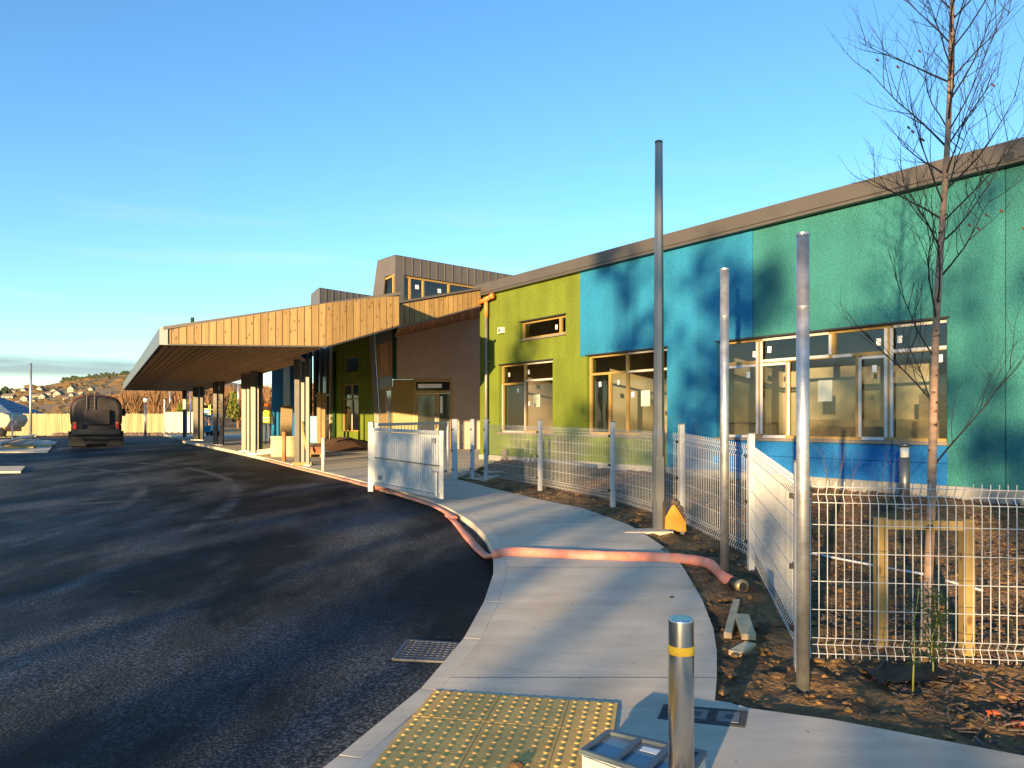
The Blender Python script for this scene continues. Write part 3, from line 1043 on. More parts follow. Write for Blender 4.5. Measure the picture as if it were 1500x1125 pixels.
def window(parent, s0, s1, z0, z1, mulls, transoms, cells, white=False, sill=True, o=0.10, film=()):
    """mulls/transoms: (s or z, from, to). cells: panes as (s0,s1,z0,z1)."""
    fw_ = 0.055
    f = MB()
    dp = 0.075
    fbox(f, s0, s0 + fw_, z0, z1, o, o + dp); fbox(f, s1 - fw_, s1, z0, z1, o, o + dp)
    fbox(f, s0 + fw_, s1 - fw_, z0, z0 + fw_, o, o + dp); fbox(f, s0 + fw_, s1 - fw_, z1 - fw_, z1, o, o + dp)
    w = f.build('window', M['frame_wood'], parent)
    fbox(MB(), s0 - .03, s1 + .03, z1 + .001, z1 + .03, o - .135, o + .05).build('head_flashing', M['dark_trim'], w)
    for s, a, b in mulls:
        fbox(MB(), s - 0.035, s + 0.035, a, b, o - 0.002, o + dp - 0.003).build('mullion', M['frame_wood'], w)
    for z, a, b in transoms:
        fbox(MB(), a, b, z - 0.03, z + 0.03, o + 0.001, o + dp - 0.006).build('transom', M['frame_wood'], w)
    for (a, b, c, d2) in cells:
        p = MB(); p.quad(W(a, c, o + .04), W(b, c, o + .04), W(b, d2, o + .04), W(a, d2, o + .04))
        p.build('pane', M['glass'], w)
    for (a, b, c, d2) in film:
        fbox(MB(), a, b, c, d2, o - 0.010, o - 0.0025).build('white_trim', M['white_film'], w)
    if sill:
        fbox(MB(), s0 - 0.02, s1 + 0.02, z0 - 0.05, z0 - 0.002, -0.06, o + 0.02).build('window_sill', M['sill'], w)
    return w


def stickers(w, pts, o=0.135, size=0.10):
    for px, py in pts:
        s, z = fs(px, o), fz(px, py, o)
        a = random.uniform(-.15, .15)
        c = W(s, z, o)
        hx = WD * (size * 0.42); hz_ = V((0, 0, size * 0.62))
        hx2 = hx + V((0, 0, a * size * .4)); hz2 = hz_ - WD * (a * size * .4)
        MB().obox(c, hx2, hz2, WN * 0.0008).build('paper_sticker', M['paper'], w)


TR = 2.78
s_ = lambda px: fs(px, 0.1)
a1, a2, a3, a4, a5, a6 = s_(1112.5), s_(1220), s_(1302), s_(1153), s_(1256), s_(1300)
s0, s1 = S_RW
rw_film = []
for (sa, za, zb) in ((a1 + .052, SILL + .08, HEAD - .06), (a1 - .052, SILL + .08, HEAD - .06), (a2 + .05, TR + .04, HEAD - .06), (a3 - .052, SILL + .06, HEAD - .06),
                     (a3 + .05, SILL + .06, HEAD - .05), (a5 - .05, SILL + .06, TR - .06), (a4 - 0.03, SILL + .06, TR - .06), (s1 - .07, SILL + .1, TR - .04)):
    rw_film.append((sa - .028, sa + .028, za, zb))
for (sa, sb, zc) in ((a1 - .08, a2 + .08, HEAD - .035), (a3 - .08, s0 + .01, HEAD - .035), (a1 - .08, a2 + .08, TR + .012), (a3 - .08, s0 + .01, TR + .012),
                     (s1 - .09, a1 + .09, TR - .065), (a2, a5 + .1, TR - .005), (a4 + .03, a1 - .08, TR - .065), (a3 + .08, a5 - .08, TR - .065),
                     (s1 - .09, a1 + .09, SILL + .03), (a4 + .03, a1 - .08, SILL + .035), (a3 + .08, a5 - .08, SILL + .035)):
    lo, hi = min(sa, sb), max(sa, sb)
    rw_film.append((lo, hi, zc - .026, zc + .026))
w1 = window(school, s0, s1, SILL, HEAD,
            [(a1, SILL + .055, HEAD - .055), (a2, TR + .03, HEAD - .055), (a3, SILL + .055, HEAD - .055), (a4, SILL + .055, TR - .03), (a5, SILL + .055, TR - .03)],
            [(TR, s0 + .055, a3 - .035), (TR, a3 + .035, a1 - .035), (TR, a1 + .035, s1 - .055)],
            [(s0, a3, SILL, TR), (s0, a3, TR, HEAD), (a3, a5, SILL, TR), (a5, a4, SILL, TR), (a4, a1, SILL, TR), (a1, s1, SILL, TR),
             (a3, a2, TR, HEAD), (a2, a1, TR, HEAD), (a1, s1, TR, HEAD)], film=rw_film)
w1['label'] = 'wide window with white trims under the teal wall'
stickers(w1, [(1105, 519), (1127, 512), (1287, 501), (1318, 497), (1096, 549), (1281, 540), (1377, 525)])
b1, b2 = s_(918.5), s_(893)
s0, s1 = S_MW
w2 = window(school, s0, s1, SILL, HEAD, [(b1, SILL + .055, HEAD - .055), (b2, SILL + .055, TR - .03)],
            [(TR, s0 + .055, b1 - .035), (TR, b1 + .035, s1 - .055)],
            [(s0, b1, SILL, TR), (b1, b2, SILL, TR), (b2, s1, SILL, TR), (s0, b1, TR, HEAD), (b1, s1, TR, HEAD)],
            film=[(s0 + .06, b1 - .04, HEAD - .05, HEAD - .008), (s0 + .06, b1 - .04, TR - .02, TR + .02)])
w2['label'] = 'bare timber window behind the tall dark column'
stickers(w2, [(879, 563), (906, 560), (927, 578)])
c1 = s_(769)
s0, s1 = S_LW
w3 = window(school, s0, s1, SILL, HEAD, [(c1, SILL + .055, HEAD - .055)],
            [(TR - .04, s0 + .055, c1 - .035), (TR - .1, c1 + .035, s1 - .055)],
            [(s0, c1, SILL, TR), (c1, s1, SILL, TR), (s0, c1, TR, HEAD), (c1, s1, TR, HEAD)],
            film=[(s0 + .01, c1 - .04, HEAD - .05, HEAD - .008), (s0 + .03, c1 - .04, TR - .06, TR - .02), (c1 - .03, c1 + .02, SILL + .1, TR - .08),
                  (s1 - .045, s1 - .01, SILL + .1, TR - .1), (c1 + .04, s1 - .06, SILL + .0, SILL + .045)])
w3['label'] = 'timber window with white strips in the lime wall'
stickers(w3, [(746, 549), (774.5, 545), (759, 572), (775, 591)])
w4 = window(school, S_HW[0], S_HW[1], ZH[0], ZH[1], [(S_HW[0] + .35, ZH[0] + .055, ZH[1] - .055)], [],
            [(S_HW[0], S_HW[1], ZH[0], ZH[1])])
w4['label'] = 'narrow high window in the lime wall'
stickers(w4, [(815, 479)], o=.135)
# alarm sounder and downpipe
sa, za = fs(734, -0.05), fz(734, 484, -0.05)
al = fbox(MB(), sa - .14, sa + .14, za - .09, za + .09, -0.09, -0.001).build('alarm_box', M['white_film'], school, bevel=0.01)
fbox(MB(), sa - .02, sa + .09, za - .05, za + .05, -0.096, -0.0905).build('alarm_face', M['cover_grey'], al)
sp = fs(712.5, -0.12)
pipe = MB(smooth=True).tube([W(sp, 0.35, -0.13), W(sp, 4.9, -0.13)], 0.045, 12).build('downpipe', M['grey_pipe'], school)
ob = MB(smooth=True).tube([W(sp, 4.75, -0.13), W(sp, 5.25, -0.13)], 0.062, 12)
ob.tube([W(sp - .38, 5.33, -0.16), W(sp + .42, 5.20, -0.16)], 0.068, 12)
ob.tube([W(sp - .42, 5.335, -0.16), W(sp - .30, 5.32, -0.16)], 0.085, 12)
ob.build('pipe_junction', M['orange_pipe'], pipe)
for z in (1.6, 3.4):
    fbox(MB(), sp - .06, sp + .06, z - .02, z + .02, -0.18, -0.001).build('pipe_bracket', M['grey_pipe'], pipe)
# vertical render joints are the gaps between panels; small service box at the foot of the wall
fbox(MB(), fs(741, -.05) - .1, fs(741, -.05) + .1, 0.36, 0.75, -0.12, -0.046).build('service_box', M['sill'], school)

# ------------------------------------------------------------------ entrance wing
OW = 1.37
ent = thing('entrance_block', 'recessed school entrance with a brown wall, ochre door and dark green wing beyond the canopy', 'entrance', at(600, 640, 30))
GB = 0.35
EH = 5.45
gs0, gs1 = fs(546, OW), fs(487, OW)
ws0, ws1 = fs(525, OW), fs(500, OW)
dz0 = 1.25
zc0, zc1 = fz(512, 545, OW), fz(512, 522, OW)
hs0, hs1 = fs(524, OW), fs(499, OW)
for a, b, c, d2 in ((gs0, ws0, GB, EH), (ws0, ws1, GB, 1.1), (ws0, ws1, HEAD + .05, zc0), (ws0, ws1, zc1, EH), (ws1, gs1, GB, EH)):
    fbox(MB(), a, b, c, d2, OW, OW + .3).build('wall_panel', M['lime'], ent)
wsm = (ws0 + ws1) / 2
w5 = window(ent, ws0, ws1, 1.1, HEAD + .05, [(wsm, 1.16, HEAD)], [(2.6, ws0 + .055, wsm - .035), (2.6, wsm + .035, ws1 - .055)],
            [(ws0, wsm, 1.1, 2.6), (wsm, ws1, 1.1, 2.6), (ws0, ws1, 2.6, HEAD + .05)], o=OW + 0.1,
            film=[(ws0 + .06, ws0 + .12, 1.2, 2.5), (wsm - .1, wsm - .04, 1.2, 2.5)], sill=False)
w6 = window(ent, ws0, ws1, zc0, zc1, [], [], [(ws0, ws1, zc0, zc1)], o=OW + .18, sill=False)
fbox(MB(), ws0 - .3, ws1 + 2.2, GB, 5.4, OW + 1.3, OW + 1.4).build('room_wall', M['room'], ent)
fbox(MB(), ws1 + 2.2, ws1 + 2.3, GB, 5.4, OW + .31, OW + 1.4).build('room_wall', M['room'], ent)
fbox(MB(), fs(548, OW + .2), gs1, EH + .002, 5.7, OW - .1, OW + 6).build('roof', M['alu'], ent)
# rainwater pipe at the corner of the green wing
pp = fs(489.5, OW - .12)
MB(smooth=True).tube([W(pp, .4, OW - .12), W(pp, 4.9, OW - .12)], 0.07, 10).build('downpipe', M['dark_green'], ent)
# dark curtain glazing and the blue end beyond it
cs0, cs1 = fs(486.5, OW), fs(447, OW)
cw = fbox(MB(), cs0 + .02, cs1, .45, EH, OW + .5, OW + .56).build('glazed_screen', M['dark_glass'], ent)
for k in range(5):
    s = cs0 + .1 + k * (cs1 - cs0 - .2) / 4
    fbox(MB(), s - .04, s + .04, .45, EH, OW + .42, OW + .499).build('mullion', M['pole_grey'], cw)
for z in (1.7, 2.9):
    fbox(MB(), cs0 + .1, cs1, z - .04, z + .04, OW + .425, OW + .498).build('transom', M['pole_grey'], cw)
bsx = [447, 436, 425, 415, 398]
for k, mt in enumerate(('dark_glass', 'deep_blue', 'steel_post', 'blue')):
    fbox(MB(), fs(bsx[k], OW) + .01, fs(bsx[k + 1], OW), .4, EH, OW + (.25 if mt == 'dark_glass' else 0), OW + .4).build('wall_panel', M[mt], ent)
# slanting post and timber-and-glass screen at the corner of the recess
pA, pB = at(545, 495, 32.6), at(553.5, 632, 32.0)
top_d = (pA - pB).normalized()
MB().bar(pB - top_d * .6, pA + top_d * .8, .22, .16, up=(0, 1, 0)).build('slanting_post', M['sill'], ent)
qA, qB = at(575, 495, 29.75), at(575, 640, 29.75)
gA, gB = at(550, 495, 32.2), at(557, 640, 31.7)


def lerp(a, b, t):
    return a + (b - a) * t


def scr(t, z):
    a = lerp(gB, gA, (z - gB.z) / (gA.z - gB.z)); b = V((qA.x, qA.y, z))
    p = lerp(a, b, t)
    return V((p.x, p.y, z))


back = V((0.25, 0.97, 0)) * 0.08


def scr_box(t0, t1, z0, z1, push=0.0, th=1.0):
    pb = back * push
    return MB().prism([scr(t0, z0) + pb, scr(t1, z0) + pb, scr(t1, z1) + pb, scr(t0, z1) + pb], back * th)


for k in range(3):
    scr_box(k / 3 + .01, (k + 1) / 3 - .01, 3.45, 4.78).build('timber_panel', M['larch_soffit'], ent)
scr_box(0.02, .98, 4.80, 5.6, .2, .2).build('glass_light', M['zinc_blue'], ent)
scr_box(0.02, .98, 2.95, 3.42, .2, .2).build('glass_light', M['zinc_blue'], ent)
scr_box(0.02, .45, .45, 2.90, .3).build('timber_panel', M['ply'], ent)
scr_box(0.47, .98, .45, 2.90, .3).build('door', M['frame_wood'], ent)
scr_box(0.60, .90, .75, 2.80, .05, .2).build('pane', M['dark_glass'], ent)
for z in (2.92, 3.43, 4.79):
    scr_box(0, 1, z - .03, z + .03, -.3, .5).build('transom', M['frame_wood'], ent)
# brown rendered back wall, with the yellow panel and the door
bL, bR = at(575, 616, 29.75), at(720, 616, 29.2)
bd = (bR - bL); bd.z = 0; blen = bd.length; bd.normalize()
bn = V((-bd.y, bd.x, 0))


def BW(px, z, o=0.0):
    k = (px - CX) / F
    a, dd = bL, bd
    t = (a.x - k * a.y) / (k * dd.y - dd.x)
    p = a + dd * t + bn * o
    return V((p.x, p.y, z))


def bbox_(mb, p0, p1, z0, z1, o0, o1):
    return mb.hexa([BW(p0, z0, o0), BW(p1, z0, o0), BW(p1, z0, o1), BW(p0, z0, o1), BW(p0, z1, o0), BW(p1, z1, o0), BW(p1, z1, o1), BW(p0, z1, o1)])


DH = 3.24
bbox_(MB(), 575, 581, DH, 6.0, -.03, .3).build('wall_reveal', M['dark_green'], ent)
bbox_(MB(), 581, 720, DH, 6.0, 0, .3).build('wall_panel', M['brown_render'], ent)
bbox_(MB(), 662, 720, .2, DH, 0, .3).build('wall_panel', M['brown_render'], ent)
bbox_(MB(), 575, 606, .2, DH - .02, .02, .3).build('side_panel', M['door_yellow'], ent)
df = MB()
bbox_(df, 606, 609, .4, DH - .01, -.02, .1); bbox_(df, 659, 662, .4, DH - .01, -.02, .1); bbox_(df, 609, 659, DH - .12, DH - .01, -.02, .1); bbox_(df, 609, 659, 2.66, 2.78, -.02, .1)
dfo = df.build('door_frame', M['frame_wood'], ent)
bbox_(MB(), 609, 659, 2.781, DH - .121, .03, .05).build('fanlight', M['dark_glass'], dfo)
bbox_(MB(), 612, 647, 2.88, 3.04, .02, .029).build('paper_strip', M['paper'], dfo)
dl = MB()
bbox_(dl, 609.3, 612, .45, 2.655, .0, .06); bbox_(dl, 637, 643, .45, 2.655, .0, .06); bbox_(dl, 612, 637, .45, .62, .0, .06); bbox_(dl, 612, 637, 2.57, 2.655, .0, .06)
dlo = dl.build('door', M['frame_wood'], ent)
bbox_(MB(), 612, 637, .62, 2.57, .02, .03).build('pane', M['dark_glass'], dlo)
MB(smooth=True).tube([BW(639.5, 1.3, -.05), BW(639.5, 1.9, -.05)], .02, 8).build('handle', M['galv'], dlo)
bbox_(MB(), 643.2, 658.8, .45, 2.655, .02, .04).build('side_light', M['dark_glass'], dfo)
bbox_(MB(), 644.5, 648, 1.9, 2.55, .012, .019).build('paper_sticker', M['paper'], dfo)
MB(smooth=True).lathe(BW(665, 4.05, -.04), [(.05, -.05), (.06, 0), (.05, .05)], 12).build('wall_light', M['white_film'], ent)

# ------------------------------------------------------------------ zinc clad rooflight towers
def tower(name, label, corner, right, left, left_low, band, drop_from, ztop, window_to=None):
    t = thing(name, label, 'rooflight', (corner.x, corner.y, 5.6))
    c, r, l = V((corner.x, corner.y, 0)), V((right.x, right.y, 0)), V((left.x, left.y, 0))
    bk = V((1.2, 4.5, 0))
    z0 = band
    up = lambda p, z: V((p.x, p.y, z))
    # front (right-hand) face in standing-seam panels
    L = (r - c).length
    nP = int(round(L / 0.43))
    nrm = V(((r - c).y, -(r - c).x, 0)).normalized()
    for k in range(nP):
        a, b = lerp(c, r, k / nP), lerp(c, r, (k + 1) / nP)
        low = z0 if (window_to is not None and (k + 0.5) / nP < window_to) else 5.3
        MB().prism([up(a, low), up(b, low), up(b, ztop), up(a, ztop)], nrm * -0.05).build('zinc_panel', M['zinc'], t)
        MB().obox(up(b, (low + ztop) / 2) + nrm * .015, (b - a).normalized() * .009, nrm * .018, (0, 0, (ztop - low) / 2)).build('standing_seam', M['zinc'], t)
    # left-hand face
    nL = 3
    nrm2 = V(((c - l).y, -(c - l).x, 0)).normalized()
    ll = V((left_low.x, left_low.y, 0))
    for k in range(nL):
        a, b = lerp(l, c, k / nL), lerp(l, c, (k + 1) / nL)
        MB().prism([up(a, z0), up(b, z0), up(b, ztop), up(a, ztop)], nrm2 * -0.05).build('zinc_panel', M['zinc'], t)
    a0 = up(l, ztop); a1_ = up(ll, 5.3); a2_ = up(lerp(l, c, .42), 5.3); a3_ = up(lerp(l, c, .42), z0); a4_ = up(l, z0)
    MB().prism([a1_, up(lerp(l, c, .10), 5.3), a3_, a4_, a0], nrm2 * -0.05).build('sloping_panel', M['zinc'], t)
    # roof and hidden faces
    rf = MB()
    pts = [up(l, ztop - .03), up(c, ztop - .03), up(r, ztop - .03), up(r + bk, ztop - .03), up(l + bk, ztop - .03)]
    rf.prism(pts, (0, 0, 0.028))
    rf.build('roof', M['zinc'], t)
    bw_ = MB()
    bw_.prism([up(l + bk, 5.3), up(r + bk, 5.3), up(r + bk, ztop - .04), up(l + bk, ztop - .04)], bk.normalized() * .05)
    bw_.prism([up(ll + bk, 5.3), up(ll, 5.3), up(l, ztop - .04), up(l + bk, ztop - .04)], V((.05, 0, 0)))
    bw_.build('rear_wall', M['zinc'], t)
    if window_to is not None:
        e_ = lerp(c, r, window_to)
        wdir = (e_ - c).normalized()
        wl_ = (e_ - c).length
        inb = nrm * -0.12
        wf = MB()
        zt = z0 - .002
        wf.bar(up(c, zt - .05) + inb, up(e_, zt - .05) + inb, .08, .10)
        fr = wf.build('window', M['frame_wood'], t)
        for f_ in (.0, .16, .30, .58, .92):
            p = lerp(c, e_, f_) + inb
            MB().obox(up(p, (5.3 + zt - .1) / 2), wdir * .045, nrm * .04, (0, 0, (zt - .1 - 5.3) / 2)).build('mullion', M['frame_wood'], fr)
        q = MB(); i2 = nrm * -.14
        q.quad(up(c, 5.3) + i2, up(e_, 5.3) + i2, up(e_, zt - .1) + i2, up(c, zt - .1) + i2)
        q.build('pane', M['glass'], fr)
        for f_, z_ in ((.24, 7.45), (.48, 7.42), (.24, 6.2)):
            p = lerp(c, e_, f_) + nrm * -.132
            MB().obox(up(p, z_), wdir * .09, nrm * .002, (0, 0, .09)).build('paper_sticker', M['paper'], fr)
        # cheek panel at the corner and the little side window
        MB().prism([up(c, 5.3), up(lerp(c, r, .06), 5.3), up(lerp(c, r, .06), zt), up(c, zt)], nrm * -.06).build('corner_panel', M['zinc'], t)
        i3 = nrm2 * -.08
        s0_, s1_ = lerp(l, c, .10), lerp(l, c, .86)
        sw = MB()
        sw.bar(up(s0_, zt - .12) + i3, up(s1_, zt - .04) + i3, .06, .09)
        sw.bar(up(s1_, 5.3) + i3, up(s1_, zt - .05) + i3, .06, .09, up=(1, 0, 0))
        sw.bar(up(lerp(l, c, .02), 5.3) + i3, up(s0_, zt - .1) + i3, .06, .09, up=(1, 0, 0))
        so = sw.build('window', M['frame_wood'], t)
        q = MB(); q.quad(up(lerp(l, c, .02), 5.3) + i3 * 1.2, up(s1_, 5.3) + i3 * 1.2, up(s1_, zt - .05) + i3 * 1.2, up(s0_, zt - .1) + i3 * 1.2)
        q.build('pane', M['glass'], so)
        MB().prism([up(s1_, 5.3), up(c, 5.3), up(c, zt), up(s1_, zt)], nrm2 * -.06).build('corner_panel', M['zinc'], t)
        inr = MB(); i4 = bk * .55
        inr.quad(up(l + i4, 5.3), up(r + i4, 5.3), up(r + i4, ztop - .05), up(l + i4, ztop - .05))
        inr.build('inner_wall', M['cream'], t)
    return t


ZT = at(579, 373, 32).z
tower('rooflight_tower', 'tall zinc clad rooflight with timber windows rising behind the canopy boards', at(579, 373, 32), at(766, 406, 37), at(553, 382, 33.2),
      at(537, 440, 34.0), at(579, 400.5, 32).z, None, ZT, window_to=0.68)
tower('rooflight_tower', 'smaller zinc clad rooflight box showing above the left end of the timber fascia', at(467.5, 421, 40), at(560, 437, 43.2), at(455.5, 432, 42.2),
      at(452, 460, 42.8), at(467, 449, 40).z, None, at(467.5, 421, 40).z)

# ------------------------------------------------------------------ entrance canopy
can = thing('entrance_canopy', 'timber clad drop-off canopy on paired steel posts with a slatted soffit', 'canopy', G(440, 680))
cA, cB, cC = V((-7.74, 16.7, 0)), V((-4.22, 17.2, 0)), V((-2.70, 18.0, 0))
ce = V((-21.7 + 7.74, 42 - 16.7, 0)).normalized()
cl = V((ce.y, -ce.x, 0))
CLEN = 28.9
SOF = 3.29
zt_at = lambda t: 3.62 + (4.61 - 3.62) * t            # top of fascia, t 0..1 over A..C
ab, bc = (cB - cA).length, (cC - cB).length
tot = ab + bc
front = V((ce.x, ce.y, 0)) * -1


def fas(u):                                           # point on the front line at run u
    return lerp(cA, cB, u / ab) if u <= ab else lerp(cB, cC, (u - ab) / bc)


nb = 33
for k in range(nb):
    u0, u1 = tot * k / nb, tot * (k + 1) / nb
    p0, p1 = fas(u0 + .007), fas(u1 - .007)
    bot = lambda u: SOF + .02 if u <= ab else SOF + .02 + (3.87 - SOF) * (u - ab) / bc
    dr = (p1 - p0).normalized(); nr = V((dr.y, -dr.x, 0))
    jit = random.uniform(0, .006)
    MB().prism([p0 + V((0, 0, bot(u0))), p1 + V((0, 0, bot(u1))), p1 + V((0, 0, zt_at(u1 / tot))), p0 + V((0, 0, zt_at(u0 / tot)))],
               nr * -(0.022)).build('fascia_board', M['larch'], can).location += nr * jit
# dark backing and edge trims of the first fascia
bkf = MB()
for q0, q1, z00, z01, z10, z11 in ((cA, cB, SOF + .01, zt_at(0) - .01, SOF + .01, zt_at(ab / tot) - .01), (cB, cC, SOF + .01, zt_at(ab / tot) - .01, 3.86, 4.60)):
    dr = (q1 - q0).normalized(); nr = V((dr.y, -dr.x, 0)); o_ = nr * -.03
    bkf.prism([q0 + o_ + V((0, 0, z00)), q1 + o_ + V((0, 0, z10)), q1 + o_ + V((0, 0, z11)), q0 + o_ + V((0, 0, z01))], nr * -.06)
bkf.build('fascia_backing', M['dark_trim'], can)
tr = MB()
tr.bar(cA + V((0, -.02, 3.65)), cC + V((0.03, -.02, 4.64)), .10, .07)
tr.build('top_flashing', M['alu'], can)
tr = MB()
tr.bar(cA + V((0, -.005, SOF)), cB + V((0, -.005, SOF)), .06, .03)
tr.bar(cB + V((0, -.005, SOF)), cC + V((0.03, -.005, 3.87)), .06, .035)
tr.build('bottom_flashing', M['dark_trim'], can)
cF = cA + ce * CLEN
out_l = cl * -1
ed = MB()
ed.prism([cA + out_l * .06 + V((-.02, -.03, SOF - .01)), cF + out_l * .06 + V((0, 0, SOF - .01)), cF + out_l * .06 + V((0, 0, 3.66)), cA + out_l * .06 + V((-.02, -.03, 3.66))], cl * .05)
ed.prism([cA + out_l * .06 + V((-.02, -.03, SOF - .01)), cA + V((.10, -.03, SOF - .01)), cA + V((.10, -.03, 3.675)), cA + out_l * .06 + V((-.02, -.03, 3.66))], ce * .03)
ed.build('edge_flashing', M['zinc_blue'], can)
MB().box(cA.x + .42, cA.x + .48, cA.y + .4, cA.y + .46, 3.7, 3.95).build('roof_pin', M['dark_green'], can)
# soffit slats running along the canopy
uB = (cB - cA).dot(cl); tB = (cB - cA).dot(ce)
wS = uB + 0.62
nS = int(wS / 0.155)
for k in range(nS):
    u0 = 0.02 + k * wS / nS
    u1 = u0 + wS / nS - 0.034
    um = (u0 + u1) / 2
    t0 = tB * um / uB + .05 if um < uB else 1.6 + (um - uB) * 3.0
    a = cA + cl * u0 + ce * t0; b = cA + cl * u1 + ce * t0
    c2_ = cA + cl * u1 + ce * CLEN; d2_ = cA + cl * u0 + ce * CLEN
    z_ = V((0, 0, SOF + random.uniform(0, .004)))
    MB().prism([a + z_, b + z_, c2_ + z_, d2_ + z_], (0, 0, .025)).build('soffit_board', M['larch_soffit'], can)
# roof deck above
Ib, If_ = cA + cl * wS + ce * 2.2, cA + cl * wS + ce * CLEN
B0 = cB
deck = MB()
wz = lambda p, z: V((p.x, p.y, z))
deck.hexa([wz(cA, SOF + .03), wz(cA + cl * uB + ce * (tB + .06), SOF + .03), wz(If_, SOF + .03), wz(cF, SOF + .03),
           wz(cA + ce * .06, 3.60), wz(cB + ce * .06, 4.2), wz(If_, 4.25), wz(cF, 3.60)])
deck.build('roof_deck', M['dark_trim'], can)
Wn_, Wf_ = W(fs(546, OW), 5.40, OW), W(fs(398, OW), 5.40, OW)
P2, Q2 = V((-3.28, 21.9, 0)), V((-0.95, 23.05, 0))
BLt, BRt = BW(577, 5.55, 0), BW(716, 5.95, 0)
rs = MB()
for tri in ((wz(cB, 4.13), wz(P2, 4.98), BLt), (wz(cB, 4.13), BLt, Wn_), (wz(cB, 4.13), Wn_, Wf_), (wz(cB, 4.13), Wf_, wz(If_, 4.17)),
            (wz(cB, 4.13), wz(cC, 4.58), wz(P2, 4.98)), (wz(P2, 4.98), wz(Q2, 5.58), BRt), (wz(P2, 4.98), BRt, BLt)):
    rs.prism(list(tri), (0, 0, .05))
rs.build('upper_roof', M['zinc'], can)
# second fascia, set back, and its soffit
n2 = 17
for k in range(n2):
    t0, t1 = k / n2, (k + 1) / n2
    p0, p1 = lerp(P2, Q2, t0 + .045 / n2), lerp(P2, Q2, t1 - .045 / n2)
    dr = (p1 - p0).normalized(); nr = V((dr.y, -dr.x, 0))
    zb = lambda t: lerp(4.33, 5.14, t)
    zt2 = lambda t: lerp(5.02, 5.62, t)
    MB().prism([wz(p0, zb(t0)), wz(p1, zb(t1)), wz(p1, zt2(t1)), wz(p0, zt2(t0))], nr * -.022).build('fascia_board', M['larch'], can)
tr = MB()
tr.bar(wz(P2, 5.05) + V((0, -.02, 0)), wz(Q2, 5.65) + V((0, -.02, 0)), .10, .06)
tr.bar(wz(P2, 4.31), wz(Q2, 5.12), .06, .035)
tr.build('upper_flashing', M['alu'], can)
nr = V(((Q2 - P2).y, -(Q2 - P2).x, 0)).normalized()
MB().prism([wz(P2, 4.34), wz(Q2, 5.13), wz(Q2, 5.6), wz(P2, 5.0)], nr * -.02).build('fascia_backing', M['dark_trim'], can).location -= nr * .025
bl2, br2 = BW(577, 4.90, -.02), BW(712, 5.68, -.02)
for k in range(18):
    t0, t1 = k / 18 + .003, (k + 1) / 18 - .003
    f0, f1 = lerp(wz(P2, 4.35), wz(Q2, 5.15), t0), lerp(wz(P2, 4.35), wz(Q2, 5.15), t1)
    g0, g1 = lerp(bl2, br2, t0), lerp(bl2, br2, t1)
    MB().prism([f0 - nr * .03, f1 - nr * .03, g1, g0], (0, 0, .02)).build('soffit_board', M['cedar_soffit'], can)

# posts
def post(px, py, w=0.13, cap=0.5, mt='steel_post'):
    b = G(px, py)
    p = MB().box(b.x - w / 2, b.x + w / 2, b.y - w / 2, b.y + w / 2, b.z - .02, SOF - cap).build('post', M[mt], can, bevel=0.008)
    MB().box(b.x - w / 2 - .012, b.x + w / 2 + .012, b.y - w / 2 - .012, b.y + w / 2 + .012, SOF - cap, SOF - .002).build('post_head', M['dark_trim'], p)
    MB().box(b.x - w * .9, b.x + w * .9, b.y - w * .9, b.y + w * .9, b.z - .01, b.z + .015).build('base_plate', M['galv'], p)
    return p


for px, py, w in ((436, 680.5, .15), (443.5, 678, .13), (451, 682, .10), (358, 661, .16), (364, 662, .10), (372, 665, .17), (381, 664, .14),
                  (316, 651.5, .17), (325, 652, .15), (288, 644.5, .26), (296, 645, .15), (271, 640.5, .19)):
    post(px, py, w, mt='shaded_post' if px in (316, 325, 288, 296, 436) else 'steel_post')  # posts that stand in shade take the darker copy

# ------------------------------------------------------------------ planting bed before the green wing
bpts = [(452, 655), (470, 661), (536, 659), (545, 652), (520, 646), (470, 646)]
mb_ = MB(smooth=True)
cen = G(505, 654)
ring = [G(*p) for p in bpts]
rings = []
for f_ in (1.0, .75, .45, .15):
    rr = []
    for i in range(len(ring) * 4):
        a = ring[(i // 4) % len(ring)]; b = ring[(i // 4 + 1) % len(ring)]
        p = lerp(a, b, (i % 4) / 4)
        q = lerp(cen, p, f_)
        q.z = pav_h(q.x, q.y) + .02 + (1 - f_) * .38 + random.uniform(-.04, .05) * (f_ < 1)
        rr.append(q)
    rings.append(rr)
nr_ = len(rings[0])
for rr in rings:
    mb_.v += rr
for i in range(3):
    for k in range(nr_):
        k2 = (k + 1) % nr_
        mb_.f.append((i * nr_ + k, i * nr_ + k2, (i + 1) * nr_ + k2, (i + 1) * nr_ + k))
mb_.f.append(tuple(3 * nr_ + k for k in range(nr_)))
structure(mb_.build('soil_mound', M['mulch_red']))

# ------------------------------------------------------------------ white mesh fence
HW_ = [0.03, 0.08, 0.13, 0.31, 0.49, 0.67, 0.85, 0.99, 1.04, 1.09]
PROF = [(0.0, 0), (0.03, 0), (0.08, -.028), (0.13, 0), (0.99, 0), (1.04, -.028), (1.09, 0), (1.125, 0)]


